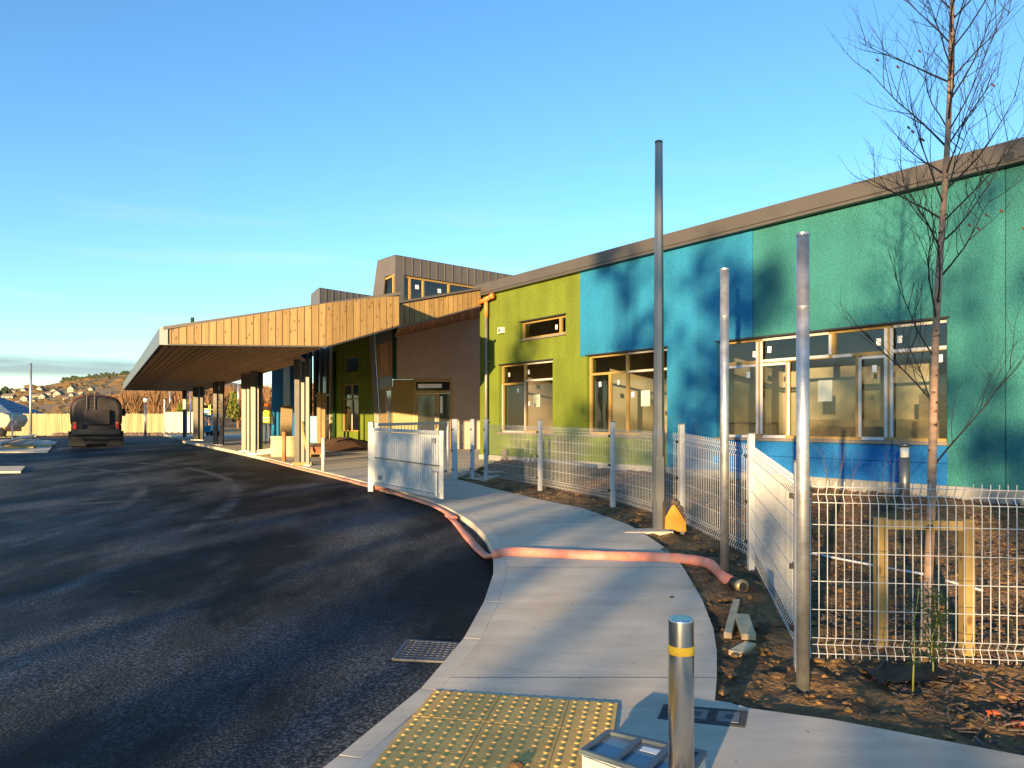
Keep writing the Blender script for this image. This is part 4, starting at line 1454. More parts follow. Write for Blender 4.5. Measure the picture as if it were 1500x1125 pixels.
def panel(parent, a, b, za, zb, wire=0.006, pitch=0.0525, name='wire_panel'):
    d_ = (b - a); d_.z = 0
    L = d_.length; u = d_.normalized(); nrm = V((u.y, -u.x, 0))
    mb = MB()
    n_ = int(L / pitch)
    for k in range(n_ + 1):
        t = k / n_
        base = lerp(a, b, t)
        z = za + (zb - za) * t
        b0 = len(mb.v)
        for h, off in PROF:
            c = V((base.x, base.y, z + h)) + nrm * off
            for sx_, sy_ in ((-1, -1), (1, -1), (1, 1), (-1, 1)):
                mb.v.append(c + u * (sx_ * wire / 2) + nrm * (sy_ * wire / 2))
        for i in range(len(PROF) - 1):
            for q in range(4):
                q2 = (q + 1) % 4
                mb.f.append((b0 + i * 4 + q, b0 + i * 4 + q2, b0 + (i + 1) * 4 + q2, b0 + (i + 1) * 4 + q))
        mb.f.append((b0 + 3, b0 + 2, b0 + 1, b0)); e0 = b0 + 4 * (len(PROF) - 1)
        mb.f.append((e0, e0 + 1, e0 + 2, e0 + 3))
    for h in HW_:
        off = interp(h, PROF)
        p = V((a.x, a.y, za + h)) + nrm * (off + wire * .9); q = V((b.x, b.y, zb + h)) + nrm * (off + wire * .9)
        mb.bar(p, q, wire, wire)
    return mb.build(name, M['white_steel'], parent)


def fpost(parent, p, h=1.30, w=0.085, dirn=V((1, 0, 0)), clips=True):
    nrm = V((dirn.y, -dirn.x, 0))
    o = MB().obox((p.x, p.y, p.z + h / 2 - .05), dirn * w / 2, nrm * w * .35, (0, 0, h / 2 + .05)).build('fence_post', M['white_steel'], parent, bevel=0.006)
    MB().obox((p.x, p.y, p.z + h + .006), dirn * (w / 2 + .004), nrm * (w * .35 + .004), (0, 0, .006)).build('post_cap', M['cover_grey'], o)
    if clips:
        for z in (.22, .62, 1.08):
            MB().obox(V((p.x, p.y, p.z + z)) - dirn * (w * .42) + nrm * (w * .35 + .012), dirn * .016, nrm * .012, (0, 0, .016)).build('clip', M['black_plastic'], o)
    return o


fence = thing('mesh_fence', 'white welded mesh fence curving along the footpath from the gate to the corner', 'fence', G(897, 738))
fp = [G(666, 702), G(692, 701), G(711.5, 702), G(791, 716.5), G(897.5, 739), G(998, 772), G(1100, 826), G(1169, 940)]
fp[7] = V((1.86, 4.86, pav_h(0, 4.86)))
fpd = []
for i, p in enumerate(fp):
    t = fp[min(i + 1, 7)] - fp[max(i - 1, 0)]; t.z = 0; t.normalize(); fpd.append(t)
for i, p in enumerate(fp):
    fpost(fence, p, dirn=(fpd[i] if i > 2 else V((1, 0, 0))), w=(0.085 if i else .12))
for i in range(7):
    if i == 1:
        continue
    panel(fence, fp[i], fp[i + 1], fp[i].z + .07, fp[i + 1].z + .07, wire=0.0044)
f2 = thing('mesh_fence', 'white welded mesh fence running off to the right in front of the staked birch', 'fence', V((3.0, 4.72, 0)))
ra_, rb_ = V((1.90, 4.78, 0)), V((4.42, 4.62, 0))
rc_ = V((6.9, 4.45, 0))
panel(f2, ra_, rb_, .09, .05, wire=.0045)
fpost(f2, V((4.46, 4.62, 0)), clips=True)
panel(f2, rb_ + V((.08, 0, 0)), rc_, .05, .05, wire=.0045)

# ------------------------------------------------------------------ steel gate leaves
def gate(name, label, a, b, h0, h1, infill, low=0.08):
    g_ = thing(name, label, 'gate', a)
    d_ = (b - a); d_.z = 0; u = d_.normalized(); nrm = V((u.y, -u.x, 0)); L = d_.length
    fr = MB()
    za, zb = a.z, b.z
    fr.bar(V((a.x, a.y, za + low)), V((a.x, a.y, za + h0)), .06, .06, up=(1, 0, 0)); fr.bar(V((b.x, b.y, zb + low)), V((b.x, b.y, zb + h1)), .06, .06, up=(1, 0, 0))
    fr.bar(a + u * .03 + V((0, 0, h0 - .03)), b - u * .03 + V((0, 0, h1 - .03)), .058, .058)
    fr.bar(a + u * .03 + V((0, 0, low + .03)), b - u * .03 + V((0, 0, low + .03)), .058, .058)
    fr.build('frame', M['gate_steel'], g_)
    if infill:
        for (f0, f1) in ((.01, .47), (.485, .99)):
            mb = MB()
            n_ = int(L / .02)
            prev = []
            for k in range(n_ + 1):
                t = .03 / L + (1 - .06 / L) * k / n_
                p = lerp(a, b, t)
                hh = h0 + (h1 - h0) * t - .06 - low - .06
                zz = p.z + low + .06
                off = nrm * (.007 if (k % 4) in (0, 1) else -.007)
                prev.append((V((p.x, p.y, zz + hh * f0)) + off, V((p.x, p.y, zz + hh * f1)) + off))
            for (p0, p1), (q0, q1) in zip(prev, prev[1:]):
                mb.quad(p0, q0, q1, p1)
            mb.build('infill_sheet', M['gate_steel'], g_)
        mid = h0 * .5
        MB().bar(a + u * .04 + V((0, 0, low + (h0 - low) * .485)) + nrm * .016, b - u * .04 + V((0, 0, low + (h1 - low) * .48)) + nrm * .016, .02, .02).build('mid_rail', M['pole_grey'], g_)
        c = lerp(a, b, .955)
        MB().bar(V((c.x, c.y, c.z + .5)) + nrm * .035, V((c.x, c.y, c.z + .12)) + nrm * .035, .018, .018, up=(1, 0, 0)).build('drop_bolt', M['galv'], g_)
        MB().obox(V((c.x, c.y, c.z + .5)) + nrm * .04 - u * .05, u * .09, nrm * .008, (0, 0, .01)).build('bolt_handle', M['galv'], g_)
        for t in (.12, .93):
            c = lerp(a, b, t)
            MB().obox(V((c.x, c.y, c.z + .25 if t < .5 else c.z + 1.0)) + nrm * .05, u * .025, nrm * .02, (0, 0, .04)).build('hinge', M['galv'], g_)
    else:
        for k in range(1, int(L / .12)):
            p = lerp(a, b, k * .12 / L)
            MB().tube([V((p.x, p.y, p.z + low + .06)), V((p.x, p.y, p.z + h0 - .06))], .008, 6).build('gate_bar', M['gate_steel'], g_)
    return g_


ga, gb = G(549, 717), G(647, 738)
gate('gate_leaf', 'open galvanised gate leaf with ribbed infill sheet standing by the kerb', ga, gb, 1.16, 1.16, True)
gc = G(655, 697)
gate('gate_leaf', 'barred galvanised gate leaf folded behind the ribbed one', G(552, 712), gc, 1.24, 1.24, False)
gp = G(543.5, 716)
gpo = MB().box(gp.x - .05, gp.x + .05, gp.y - .05, gp.y + .05, gp.z - .05, gp.z + 1.27).build('gate_post', M['gate_steel'], bevel=.006)
tag(gpo, 'square galvanised gate post carrying the ribbed leaf', 'gate post')

# ------------------------------------------------------------------ tall poles
pb = G(965, 774)
colm = thing('lighting_column', 'tall dark grey column with no lamp head beside the curving fence', 'pole', pb)
sh = MB()
topz = EYE + (HZ - 210) / F * pb.y
sec = []
for k in range(8):
    a = 2 * pi * (k + .5) / 8
    sec.append((cos(a), sin(a)))
for z, r in ((pb.z - .1, .086), (pb.z + 1.15, .083), (pb.z + 1.25, .072), (topz, .048)):
    for c_, s__ in sec:
        sh.v.append(V((pb.x + c_ * r, pb.y + s__ * r, z)))
for i in range(3):
    for k in range(8):
        k2 = (k + 1) % 8
        sh.f.append((i * 8 + k, i * 8 + k2, (i + 1) * 8 + k2, (i + 1) * 8 + k))
sh.f.append(tuple(range(24, 32)))
sh.build('shaft', M['pole_grey'], colm)
MB().box(pb.x - .05, pb.x + .05, pb.y - .088, pb.y - .078, pb.z + .35, pb.z + .9).build('access_door', M['pole_grey'], colm)
MB().lathe((pb.x, pb.y, topz), [(.05, 0), (.05, .025), (.03, .035)], 10).build('cap', M['dark_trim'], colm)
fb = G(962, 777)
structure(MB().obox((fb.x - .1, fb.y, fb.z - .045), (.30, .02, 0), (0.02, .14, 0), (0, 0, .05)).build('concrete_footing', M['concrete']))


def sign_pole(px, py, topy, r, label):
    b = G(px, py)
    t = thing('sign_pole', label, 'pole', b)
    z = EYE + (HZ - topy) / F * b.y
    MB(smooth=True).tube([(b.x, b.y, b.z - .1), (b.x, b.y, z)], r, 20).build('tube', M['galv'], t)
    MB(smooth=False).lathe((b.x, b.y, z - .012), [(r + .002, 0), (r + .002, .014), (r - .01, .018)], 20).build('cap', M['galv'], t)
    MB(smooth=True).lathe((b.x, b.y, z - .45 * (topy > 300)), [(r + .0015, 0), (r + .0015, .012)], 20).build('weld_ring', M['galv'], t)
    return t


sign_pole(1061.5, 846, 394, .040, 'shorter galvanised pole standing where the hose passes its foot')
sign_pole(1176, 1002, 342, .038, 'nearest galvanised pole at the corner of the mesh fence')

# ------------------------------------------------------------------ bollards
b0 = V((.703, 3.12, 0))
bo = thing('steel_bollard', 'brushed stainless bollard with a yellow band in the foreground', 'bollard', b0)
MB(smooth=True).lathe(b0, [(.0525, 0), (.0525, .640), (.0525, .77), (.0518, .775), (.0495, .778)], 40).build('tube', M['stainless'], bo)
MB(smooth=False).lathe((b0.x, b0.y, .7782), [(.0490, 0), (.0475, .003)], 40).build('cap', M['stainless'], bo)
MB(smooth=True).lathe((b0.x, b0.y, .634), [(.0535, 0), (.0542, .002), (.0542, .034), (.0535, .036)], 40).build('reflective_band', M['yellow_band'], bo)
MB(smooth=False).lathe((b0.x, b0.y, .0), [(.085, 0), (.085, .006)], 30).build('base_flange', M['stainless'], bo)
p = G(473.5, 691)
t = thing('white_bollard', 'white sleeved bollard standing alone on the kerb before the canopy', 'bollard', p)
MB(smooth=True).lathe(p, [(.045, 0), (.045, .80)], 16).build('tube', M['white_steel'], t)
MB(smooth=True).lathe((p.x, p.y, p.z + .8), [(.047, 0), (.047, .02), (.02, .035)], 16).build('cap', M['white_steel'], t)
p = G(416, 676)
t = thing('brown_bollard', 'brown bollard beside the wrapped bag under the canopy', 'bollard', p)
MB(smooth=True).lathe(p, [(.065, 0), (.065, .84)], 16).build('tube', M['terracotta'], t)
MB(smooth=True).lathe((p.x, p.y, p.z + .84), [(.067, 0), (.067, .02), (.03, .04)], 16).build('cap', M['terracotta'], t)
# low bollard light in the bed
p = at(1325, 724, 11.2); p.z = soil_z(p.x, p.y)
zt_ = at(1325, 650, 11.2).z
t = thing('bollard_light', 'grey bollard light standing in the mulch under the wide window', 'garden light', p)
MB(smooth=True).lathe(p, [(.072, -.05), (.072, zt_ - p.z - .2)], 20).build('body', M['pole_grey'], t)
MB(smooth=True).lathe((p.x, p.y, zt_ - .2), [(.062, 0), (.062, .15)], 20).build('lens', M['globe'], t)
MB(smooth=True).lathe((p.x, p.y, zt_ - .05), [(.078, 0), (.078, .045), (.06, .055)], 20).build('cap', M['pole_grey'], t)
MB(smooth=False).lathe((p.x, p.y, p.z), [(.16, -.03), (.16, .03)], 20).build('base', M['plinth'], t)

# ------------------------------------------------------------------ hose
kleft = inset(smooth_line(KERB, 1), -.085)
kleft = [p for p in kleft if 10.2 < p.y < 24.5]
kleft.sort(key=lambda p: -p.y)
pts = [V((p.x, p.y, road_h(p.x, p.y) + .03)) for p in kleft]
pts += [Gr(*q) for q in ((652, 756), (664, 765), (681, 786), (700, 809), (714, 821))]
pts = [p + V((0, 0, .035)) for p in pts]
pts += [G(*q) + V((0, 0, .035)) for q in ((724, 819), (731, 814), (760, 813), (850, 818), (950, 821), (1000, 823))]
pts += [V((p.x, p.y, bed_h(p.x, p.y) + .035)) for p in [G(*q) for q in ((1038, 829), (1050, 840), (1058, 850), (1076, 860))]]
fine_h = smooth_line(pts, 2)
rad = []
for i, p in enumerate(fine_h):
    rad.append((.046 if i < len(fine_h) * .55 else .052) * (1 + .10 * noise.noise(V((i * .35, 0, 0))) + .13 * noise.noise(V((i * .9, 4, 0)))))
hose = thing('fire_hose', 'coral layflat hose snaking along the kerb and across the footpath', 'hose', pts[15])
hm_ = MB(smooth=True).tube(fine_h, rad, 12, flat=.52)
hm_.build('hose_line', M['coral'], hose)
hd = (fine_h[-1] - fine_h[-5]); hd.z = 0; hd.normalize()
h0 = fine_h[-1]
MB(smooth=True).tube([h0 - hd * .01, h0 + hd * .07], .056, 16).build('hose_collar', M['black_plastic'], hose)
cp = MB(smooth=True).tube([h0 + hd * .07, h0 + hd * .10, h0 + hd * .105, h0 + hd * .15], [.050, .050, .058, .058], 16)
cpo = cp.build('coupling', M['brass'], hose)
MB().tube([h0 + hd * .149, h0 + hd * .152], .038, 16).build('coupling_mouth', M['dark_trim'], cpo)
jt = G(556, 716) + V((0, 0, .03))
MB(smooth=True).tube([jt + V((-.1, .08, .0)), jt + V((.12, -.1, .02))], .07, 12).build('hose_joint', M['coral'], hose)
MB(smooth=True).tube([jt + V((.1, -.12, .06)), jt + V((.16, -.17, .06))], .045, 12).build('joint_cap', M['white_film'], hose)

# ------------------------------------------------------------------ offcuts and bits by the bed
def offcut(p0, p1, w, h, label, lift=0.0):
    a, b = G(*p0), G(*p1)
    a.z = soil_z(a.x, a.y) + h / 2 + lift; b.z = soil_z(b.x, b.y) + h / 2 + lift
    o = MB().bar(a, b, w, h).build('timber_offcut', M['fresh_wood'], bevel=.003)
    tag(o, label, 'timber')
    return o


offcut((1066, 930), (1079, 880), .055, .045, 'long thin timber offcut lying on the soil by the path')
offcut((1097, 936), (1087, 911), .10, .045, 'square end of timber lying on top of the other offcut', .045)
offcut((1076, 950), (1100, 938), .09, .045, 'short timber offcut half under the square one')
a = G(985, 775)
yb = MB().prism([a + V((-.10, 0, -.03)), a + V((.17, -.03, -.03)), a + V((.165, -.01, .09)), a + V((.10, .01, .20)), a + V((.03, .02, .30)), a + V((.0, .02, .29)), a + V((-.09, .01, .14))], (.03, .14, 0))
tag(yb.build('broken_yellow_block', M['yellow_board'], bevel=.006), 'broken yellow block leaning by the foot of the dark column', 'block')
cl_ = MB()
rg2 = random.Random(12)
for k in range(46):
    t_ = rg2.random()
    c_ = lerp(a + V((.03, .08, .32)), a + V((.18, .08, .08)), t_)
    cl_.blob(c_ + V((rg2.uniform(-.03, .05), rg2.uniform(-.02, .06), rg2.uniform(-.02, .03))), .035, .035, .03, seed=k)
stuff(tag(cl_.build('clinging_soil', M['mulch']), 'dark soil clinging to the broken yellow block', 'soil'))

# ------------------------------------------------------------------ tactile paving
tx = V((cos(radians(-11)), sin(radians(-11)), 0)); ty = V((-tx.y, tx.x, 0))
torg = G(636, 1011)
# slab with blisters, modelled once
def slab_mesh(w, ncol, name):
    mb = MB()
    S = .398
    mb.box(0.001, w - .001, -S, -.002, -.05, .0015)
    for i in range(ncol):
        for j in range(6):
            cx_, cy_ = .033 + i * .0667, -.033 - j * .0667
            b = len(mb.v)
            n_ = 10
            for r, z in ((.0125, .0013), (.011, .005), (.006, .0068)):
                for k in range(n_):
                    a_ = 2 * pi * k / n_
                    mb.v.append(V((cx_ + r * cos(a_), cy_ + r * sin(a_), z)))
            for q in range(2):
                for k in range(n_):
                    k2 = (k + 1) % n_
                    mb.f.append((b + q * n_ + k, b + q * n_ + k2, b + (q + 1) * n_ + k2, b + (q + 1) * n_ + k))
            mb.f.append(tuple(b + 2 * n_ + k for k in range(n_)))
    me = bpy.data.meshes.new(name)
    me.from_pydata([tuple(v) for v in mb.v], [], mb.f); me.update()
    me.materials.append(M['tactile'])
    return me


full, cut = slab_mesh(.40, 6, 'tactile_slab'), slab_mesh(.27, 4, 'tactile_slab_cut')
tac = bpy.data.objects.new('tactile_paving', None); COL.objects.link(tac); structure(tac)
tac.location = torg; tac.rotation_euler = (0, 0, radians(-11)); ORIG[tac.name] = torg
for r in range(4):
    for c in range(3):
        o = bpy.data.objects.new('tactile_slab', full if c < 2 else cut)
        COL.objects.link(o); o.parent = tac
        o.location = (c * .402, -r * .402, random.uniform(-.0012, .0012) + .001)

# ------------------------------------------------------------------ covers and grates
gq = [Gr(597, 939), Gr(672, 944), Gr(660, 970), Gr(577, 966)]
gr = thing('gully_grate', 'square cast iron gully grate set in the asphalt by the kerb', 'drain', gq[0])
up_ = V((0, 0, .004))
gu = (gq[1] - gq[0]); gv = (gq[3] - gq[0])
fr = MB()
c4 = [q + up_ for q in gq]
for i in range(4):
    fr.bar(c4[i], c4[(i + 1) % 4], .03, .014)
fr.build('frame', M['iron'], gr)
MB().prism([q + V((0, 0, -.006)) for q in gq], (0, 0, .005)).build('sump', M['dark_trim'], gr)
for k in range(1, 8):
    t = k / 8
    MB().bar(lerp(c4[0], c4[3], t), lerp(c4[1], c4[2], t), .016, .012).build('grate_bar', M['iron'], gr)
for k in range(1, 9):
    t = k / 9
    MB().bar(lerp(c4[0], c4[1], t), lerp(c4[3], c4[2], t), .014, .0115).build('cross_bar', M['iron'], gr)

aq = [G(972, 1032), G(1096, 1042), G(1091, 1067), G(963, 1053)]
ac = thing('access_cover', 'dark chequered utility cover set in the concrete beside the bollard', 'access cover', aq[0])
lidz = .004
MB().prism([q + V((0, 0, -.01)) for q in aq], (0, 0, .01 + lidz)).build('frame', M['cover'], ac, bevel=.003)


def acp(u, v, z=lidz):
    p = lerp(lerp(aq[0], aq[1], u), lerp(aq[3], aq[2], u), v)
    return V((p.x, p.y, z))


stud = MB()
for i in range(34):
    for j in range(8):
        u, v = (i + .5) / 34, (j + .5) / 8
        if .30 < u < .93 and .16 < v < .84 and not (.56 < u < .66):
            continue
        c = acp(u, v)
        stud.box(c.x - .0045, c.x + .0045, c.y - .004, c.y + .004, lidz, lidz + .004)
stuff(stud.build('tread_studs', M['cover'], ac))
for u0, u1 in ((.31, .55), (.67, .92)):
    l_ = MB().prism([acp(u0, .2), acp(u1, .2), acp(u1, .8), acp(u0, .8)], (0, 0, .004)).build('lid', M['cover_grey'], ac)
    MB().prism([acp(lerp(u0, u1, .35), .38, lidz + .004), acp(lerp(u0, u1, .7), .38, lidz + .004), acp(lerp(u0, u1, .7), .62, lidz + .004), acp(lerp(u0, u1, .35), .62, lidz + .004)], (0, 0, .002)).build('lid_key', M['cover'], l_)

# ------------------------------------------------------------------ slate-blue tray on its torn white box
q = [at(890, 1067, 3.62), at(1034, 1104, 3.33), at(985, 1145, 3.08), at(850, 1098, 3.34)]
zT = .115
cq = [ray_ground(x, y, lambda a, b: zT) for x, y in ((890, 1068), (1036, 1100), (1000, 1148), (849, 1098))]
bx = thing('inspection_tray', 'slate blue plastic tray with recessed panels sitting on a torn white box', 'tray', V((cq[0].x, cq[0].y, 0)))
cen_t = sum(cq, V((0, 0, 0))) / 4


def tp(u, v, z):
    p = lerp(lerp(cq[0], cq[1], u), lerp(cq[3], cq[2], u), v)
    return V((p.x, p.y, z))


MB().prism([tp(.0, .0, zT - .02), tp(1, 0, zT - .02), tp(1, 1, zT - .02), tp(0, 1, zT - .02)], (0, 0, .004)).build('tray_floor', M['tray_floor'], bx)
rim = MB()
for u0, u1, v0, v1 in ((0, .055, 0, 1), (.945, 1, 0, 1), (.055, .945, 0, .10), (.055, .945, .92, 1), (.33, .385, .10, .92), (.635, .69, .10, .92)):
    rim.prism([tp(u0, v0, zT - .015), tp(u1, v0, zT - .015), tp(u1, v1, zT - .015), tp(u0, v1, zT - .015)], (0, 0, .017))
rim.build('rim', M['tray'], bx, bevel=.002)
MB().prism([tp(.43, .2, zT - .0155), tp(.60, .2, zT - .0155), tp(.60, .36, zT - .0155), tp(.43, .36, zT - .0155)], (0, 0, .001)).build('label_sticker', M['paper'], bx)
wb = thing('white_box', 'torn white box under the slate blue tray by the bollard', 'box', V((cen_t.x, cen_t.y, 0)))
bxm = MB()
n_ = 10
ringt, ringb = [], []
for (u0, v0, u1, v1) in ((.02, .02, .98, .02), (.98, .02, .98, .98), (.98, .98, .02, .98), (.02, .98, .02, .02)):
    for k in range(n_):
        t = k / n_
        u, v = lerp(V((u0, v0, 0)), V((u1, v1, 0)), t)[:2]
        ringt.append(tp(u, v, zT - .021 - random.uniform(0, .006)))
        ringb.append(tp(u * 1.02 - .01, v * 1.02 - .01, 0.0) + V((random.uniform(-.006, .006), random.uniform(-.006, .006), 0)))
n4 = len(ringt)
bxm.v = ringt + ringb
bxm.f = [(i, (i + 1) % n4, n4 + (i + 1) % n4, n4 + i) for i in range(n4)] + [tuple(range(n4 - 1, -1, -1))]
bxm.build('carton', M['card'], wb)
fl = MB()
fl.prism([tp(.03, 1.0, .09), tp(.5, 1.02, .085), tp(.48, 1.10, .03), tp(.05, 1.08, .02)], (0, -.004, .002))
fl.build('torn_flap', M['card'], wb)
# small brown stone at the bottom of the picture
sb = G(756, 1127)
tag(MB(smooth=True).blob((sb.x, sb.y, sb.z + .018), .035, .03, .02, seed=4, jit=.1, lev=2).build('brown_stone', M['clod']), 'small brown stone lying on the buff tactile slabs', 'stone')

# ------------------------------------------------------------------ birch with its stake frame
def grow(mb, p, d_, length, r, rg_, level, maxlev, kids, up=.25, n=4):
    steps = 5 if level < 2 else 3
    pts_, rr = [p.copy()], [r]
    q = p.copy(); dd = d_.copy()
    for i in range(steps):
        dd = (dd + V((rg_.uniform(-.14, .14), rg_.uniform(-.14, .14), rg_.uniform(-.05, .10) + up * .12))).normalized()
        q = q + dd * (length / steps)
        pts_.append(q.copy()); rr.append(max(r * (1 - .78 * (i + 1) / steps), .0009))
    mb.tube(pts_, rr, n if level < 2 else 3, cap=False)
    if level < maxlev:
        for k in range(kids[level]):
            t = .22 + .75 * (k + rg_.random()) / kids[level]
            i = min(int(t * steps), steps - 1)
            b = lerp(pts_[i], pts_[i + 1], t * steps - i)
            ax = V((rg_.uniform(-1, 1), rg_.uniform(-1, 1), rg_.uniform(-.2, .7)))
            nd = ((pts_[i + 1] - pts_[i]).normalized() * .9 + ax.normalized() * .75).normalized()
            grow(mb, b, nd, length * rg_.uniform(.35, .6), r * .45, rg_, level + 1, maxlev, kids, up, n)


rgb_ = random.Random(21)
bb = V((2.86, 5.22, 0.0)); bb.z = soil_z(bb.x, bb.y)
birch = thing('birch_tree', 'slender bare young birch tied to a timber stake frame behind the fence', 'tree', bb)


def trunk_at(z):
    # leans slightly to the right with small kinks
    t = z / 4.5
    return V((bb.x + .205 * t + .012 * sin(z * 2.1), bb.y + .01 * t, z))


tp_, tr_ = [], []
for k in range(26):
    z = bb.z - .05 + k * .28
    tp_.append(trunk_at(z)); tr_.append(max(.033 * (1 - z / 8.2), .004))
MB(smooth=True).tube(tp_, tr_, 10).build('trunk', M['bark'], birch)
kn = MB()
for k in range(30):
    z = rgb_.uniform(.3, 5.0)
    c = trunk_at(z); a = rgb_.uniform(pi, 2 * pi)
    r = max(.033 * (1 - z / 8.2), .004)
    kn.blob(c + V((cos(a) * r, sin(a) * r, 0)), .009, .009, .006, seed=k)
stuff(kn.build('trunk_knots', M['twig'], birch))
cr_ = MB()
for k in range(72):
    z = 1.35 + 5.2 * (k / 72) + rgb_.uniform(-.08, .08)
    c = trunk_at(z)
    if z < 2.7 and k % 3:
        continue
    a = k * 2.4 + rgb_.uniform(-.4, .4)
    rise = rgb_.uniform(.8, 1.5)
    dd = V((cos(a), sin(a), rise)).normalized()
    ln = rgb_.uniform(.55, .92) * (1.0 if z < 4.4 else .85)
    grow(cr_, c, dd, ln, .0072 if z < 4 else .006, rgb_, 0, 2, (7, 4), up=.22)
cr_.build('crown', M['twig'], birch)
lf = MB()
for px, py in ((1285, 88), (1315, 98), (1347, 75), (1337, 193), (1331, 187), (1445, 315), (1467, 309), (1433, 335), (1499, 335), (1455, 125), (1420, 330), (1352, 205)):
    c = at(px, py, 5.2 + rgb_.uniform(-.3, .3))
    a = rgb_.uniform(0, pi)
    lf.quad(c + V((-.014, 0, .004)), c + V((0, .008, .018)), c + V((.015, 0, -.004)), c + V((0, -.008, -.018)))
lf.build('withered_leaves', M['leaf'], birch)

s1_, s2_ = at(1290, 760, 5.30), at(1416, 762, 5.12)
stk = thing('tree_stake_frame', 'timber two post stake frame holding the young birch', 'tree stake', V((s1_.x, s1_.y, 0)))
for s_p in (s1_, s2_):
    gz = soil_z(s_p.x, s_p.y)
    MB().box(s_p.x - .037, s_p.x + .037, s_p.y - .037, s_p.y + .037, gz - .15, s_p.z + .01).build('stake', M['stake_wood'], stk, bevel=.004)
MB().bar(s1_ + V((.038, -.02, -.035)), s2_ + V((-.038, -.02, -.035)), .035, .065).build('crossbar', M['stake_wood'], stk)
tz = s1_.z - .04
tk = trunk_at(tz)
MB(smooth=True).tube([(tk.x - .07, tk.y - .075, tz), (tk.x - .03, tk.y - .06, tz + .01), (tk.x + .04, tk.y - .05, tz), (tk.x + .05, tk.y + .03, tz), (tk.x - .04, tk.y + .05, tz), (tk.x - .075, tk.y + .0, tz)], .012, 6).build('rubber_tie', M['black_plastic'], stk)

# evergreen sapling growing through the fence
def sapling(px, py, topy, label, leaves, seed, mat_leaf='green_leaf', name='sapling', spread=.09):
    b = G(px, py); b.z = soil_z(b.x, b.y)
    z1 = EYE + (HZ - topy) / F * b.y
    t = thing(name, label, 'plant', b)
    rg_ = random.Random(seed)
    pts_ = [b + V((0, 0, -.03))]
    for k in range(1, 7):
        pts_.append(V((b.x + rg_.uniform(-.012, .012) + .02 * k / 6, b.y + rg_.uniform(-.012, .012), lerp(b.z, z1, k / 6))))
    MB(smooth=True).tube(pts_, [.006 - .0007 * k for k in range(7)], 6).build('stem', M['stem'], t)
    fo = MB()
    for k in range(leaves):
        f_ = rg_.uniform(.25, 1.0)
        i = min(int(f_ * 6), 5)
        c = lerp(pts_[i], pts_[i + 1], f_ * 6 - i)
        a = rg_.uniform(0, 2 * pi); rr = rg_.uniform(.01, spread) * (1.2 - .7 * f_)
        c = c + V((cos(a) * rr, sin(a) * rr, rg_.uniform(-.03, .04)))
        l_ = rg_.uniform(.012, .026); a2 = rg_.uniform(0, 2 * pi)
        u = V((cos(a2), sin(a2), rg_.uniform(-.3, .9))) * l_; v = V((-sin(a2), cos(a2), rg_.uniform(-.5, .5))) * l_ * .32
        fo.quad(c - u, c - v, c + u, c + v)
    fo.build('foliage', M[mat_leaf], t)
    return t


sapling(1337, 1012, 862, 'thin green sapling rooted in dark mulch before the birch', 130, 5)
sapling(1366, 985, 868, 'dense dark green sapling growing beside the birch trunk', 420, 9, spread=.13)
sapling(1438, 735, 655, 'small leafy shrub in the bed beneath the teal wall', 40, 11, spread=.2)
# dry weeds by the wall
def weeds(px, py, topy, label, seed, n_=7):
    b = G(px, py); b.z = soil_z(b.x, b.y)
    rg_ = random.Random(seed)
    mb = MB()
    H = EYE + (HZ - topy) / F * b.y - b.z
    for k in range(n_):
        d_ = V((rg_.uniform(-.35, .35), rg_.uniform(-.2, .2), 1)).normalized()
        grow(mb, b + V((rg_.uniform(-.06, .06), rg_.uniform(-.06, .06), -.02)), d_, H * rg_.uniform(.6, 1.05), .0035, rg_, 1, 2, (0, 4), up=.3, n=4)
    o = mb.build('dry_shrub', M['dry_twig'])
    tag(o, label, 'shrub')


weeds(988, 722, 612, 'dry twiggy shrub beside the dark column against the blue wall', 31, 9)
weeds(1216, 790, 618, 'dry brown shrub behind the nearest pole', 32, 8)
weeds(1290, 770, 650, 'low dry weed in front of the bollard light', 33, 5)
weeds(1030, 735, 640, 'dry weed behind the fence before the blue wall', 34, 5)
weeds(925, 705, 632, 'dry weed growing under the middle window', 35, 5)

# white plastic pipes lying in the mulch
for k, (p0, p1, lb) in enumerate((((1188, 812), (1300, 829), 'thin white pipe lying in the mulch left of the stakes'), ((1300, 829), (1356, 846), 'thin white pipe lying between the stakes'),
                                  ((1385, 851), (1440, 862), 'short white pipe lying right of the birch'))):
    a, b = G(*p0), G(*p1)
    a.z = soil_z(a.x, a.y) + .03; b.z = soil_z(b.x, b.y) + .03
    md = lerp(a, b, .5); md.z = max(md.z, soil_z(md.x, md.y) + .03)
    tag(MB(smooth=True).tube([a, md, b], .012, 8).build('plastic_pipe', M['pale_cable'], loc=a), lb, 'pipe')
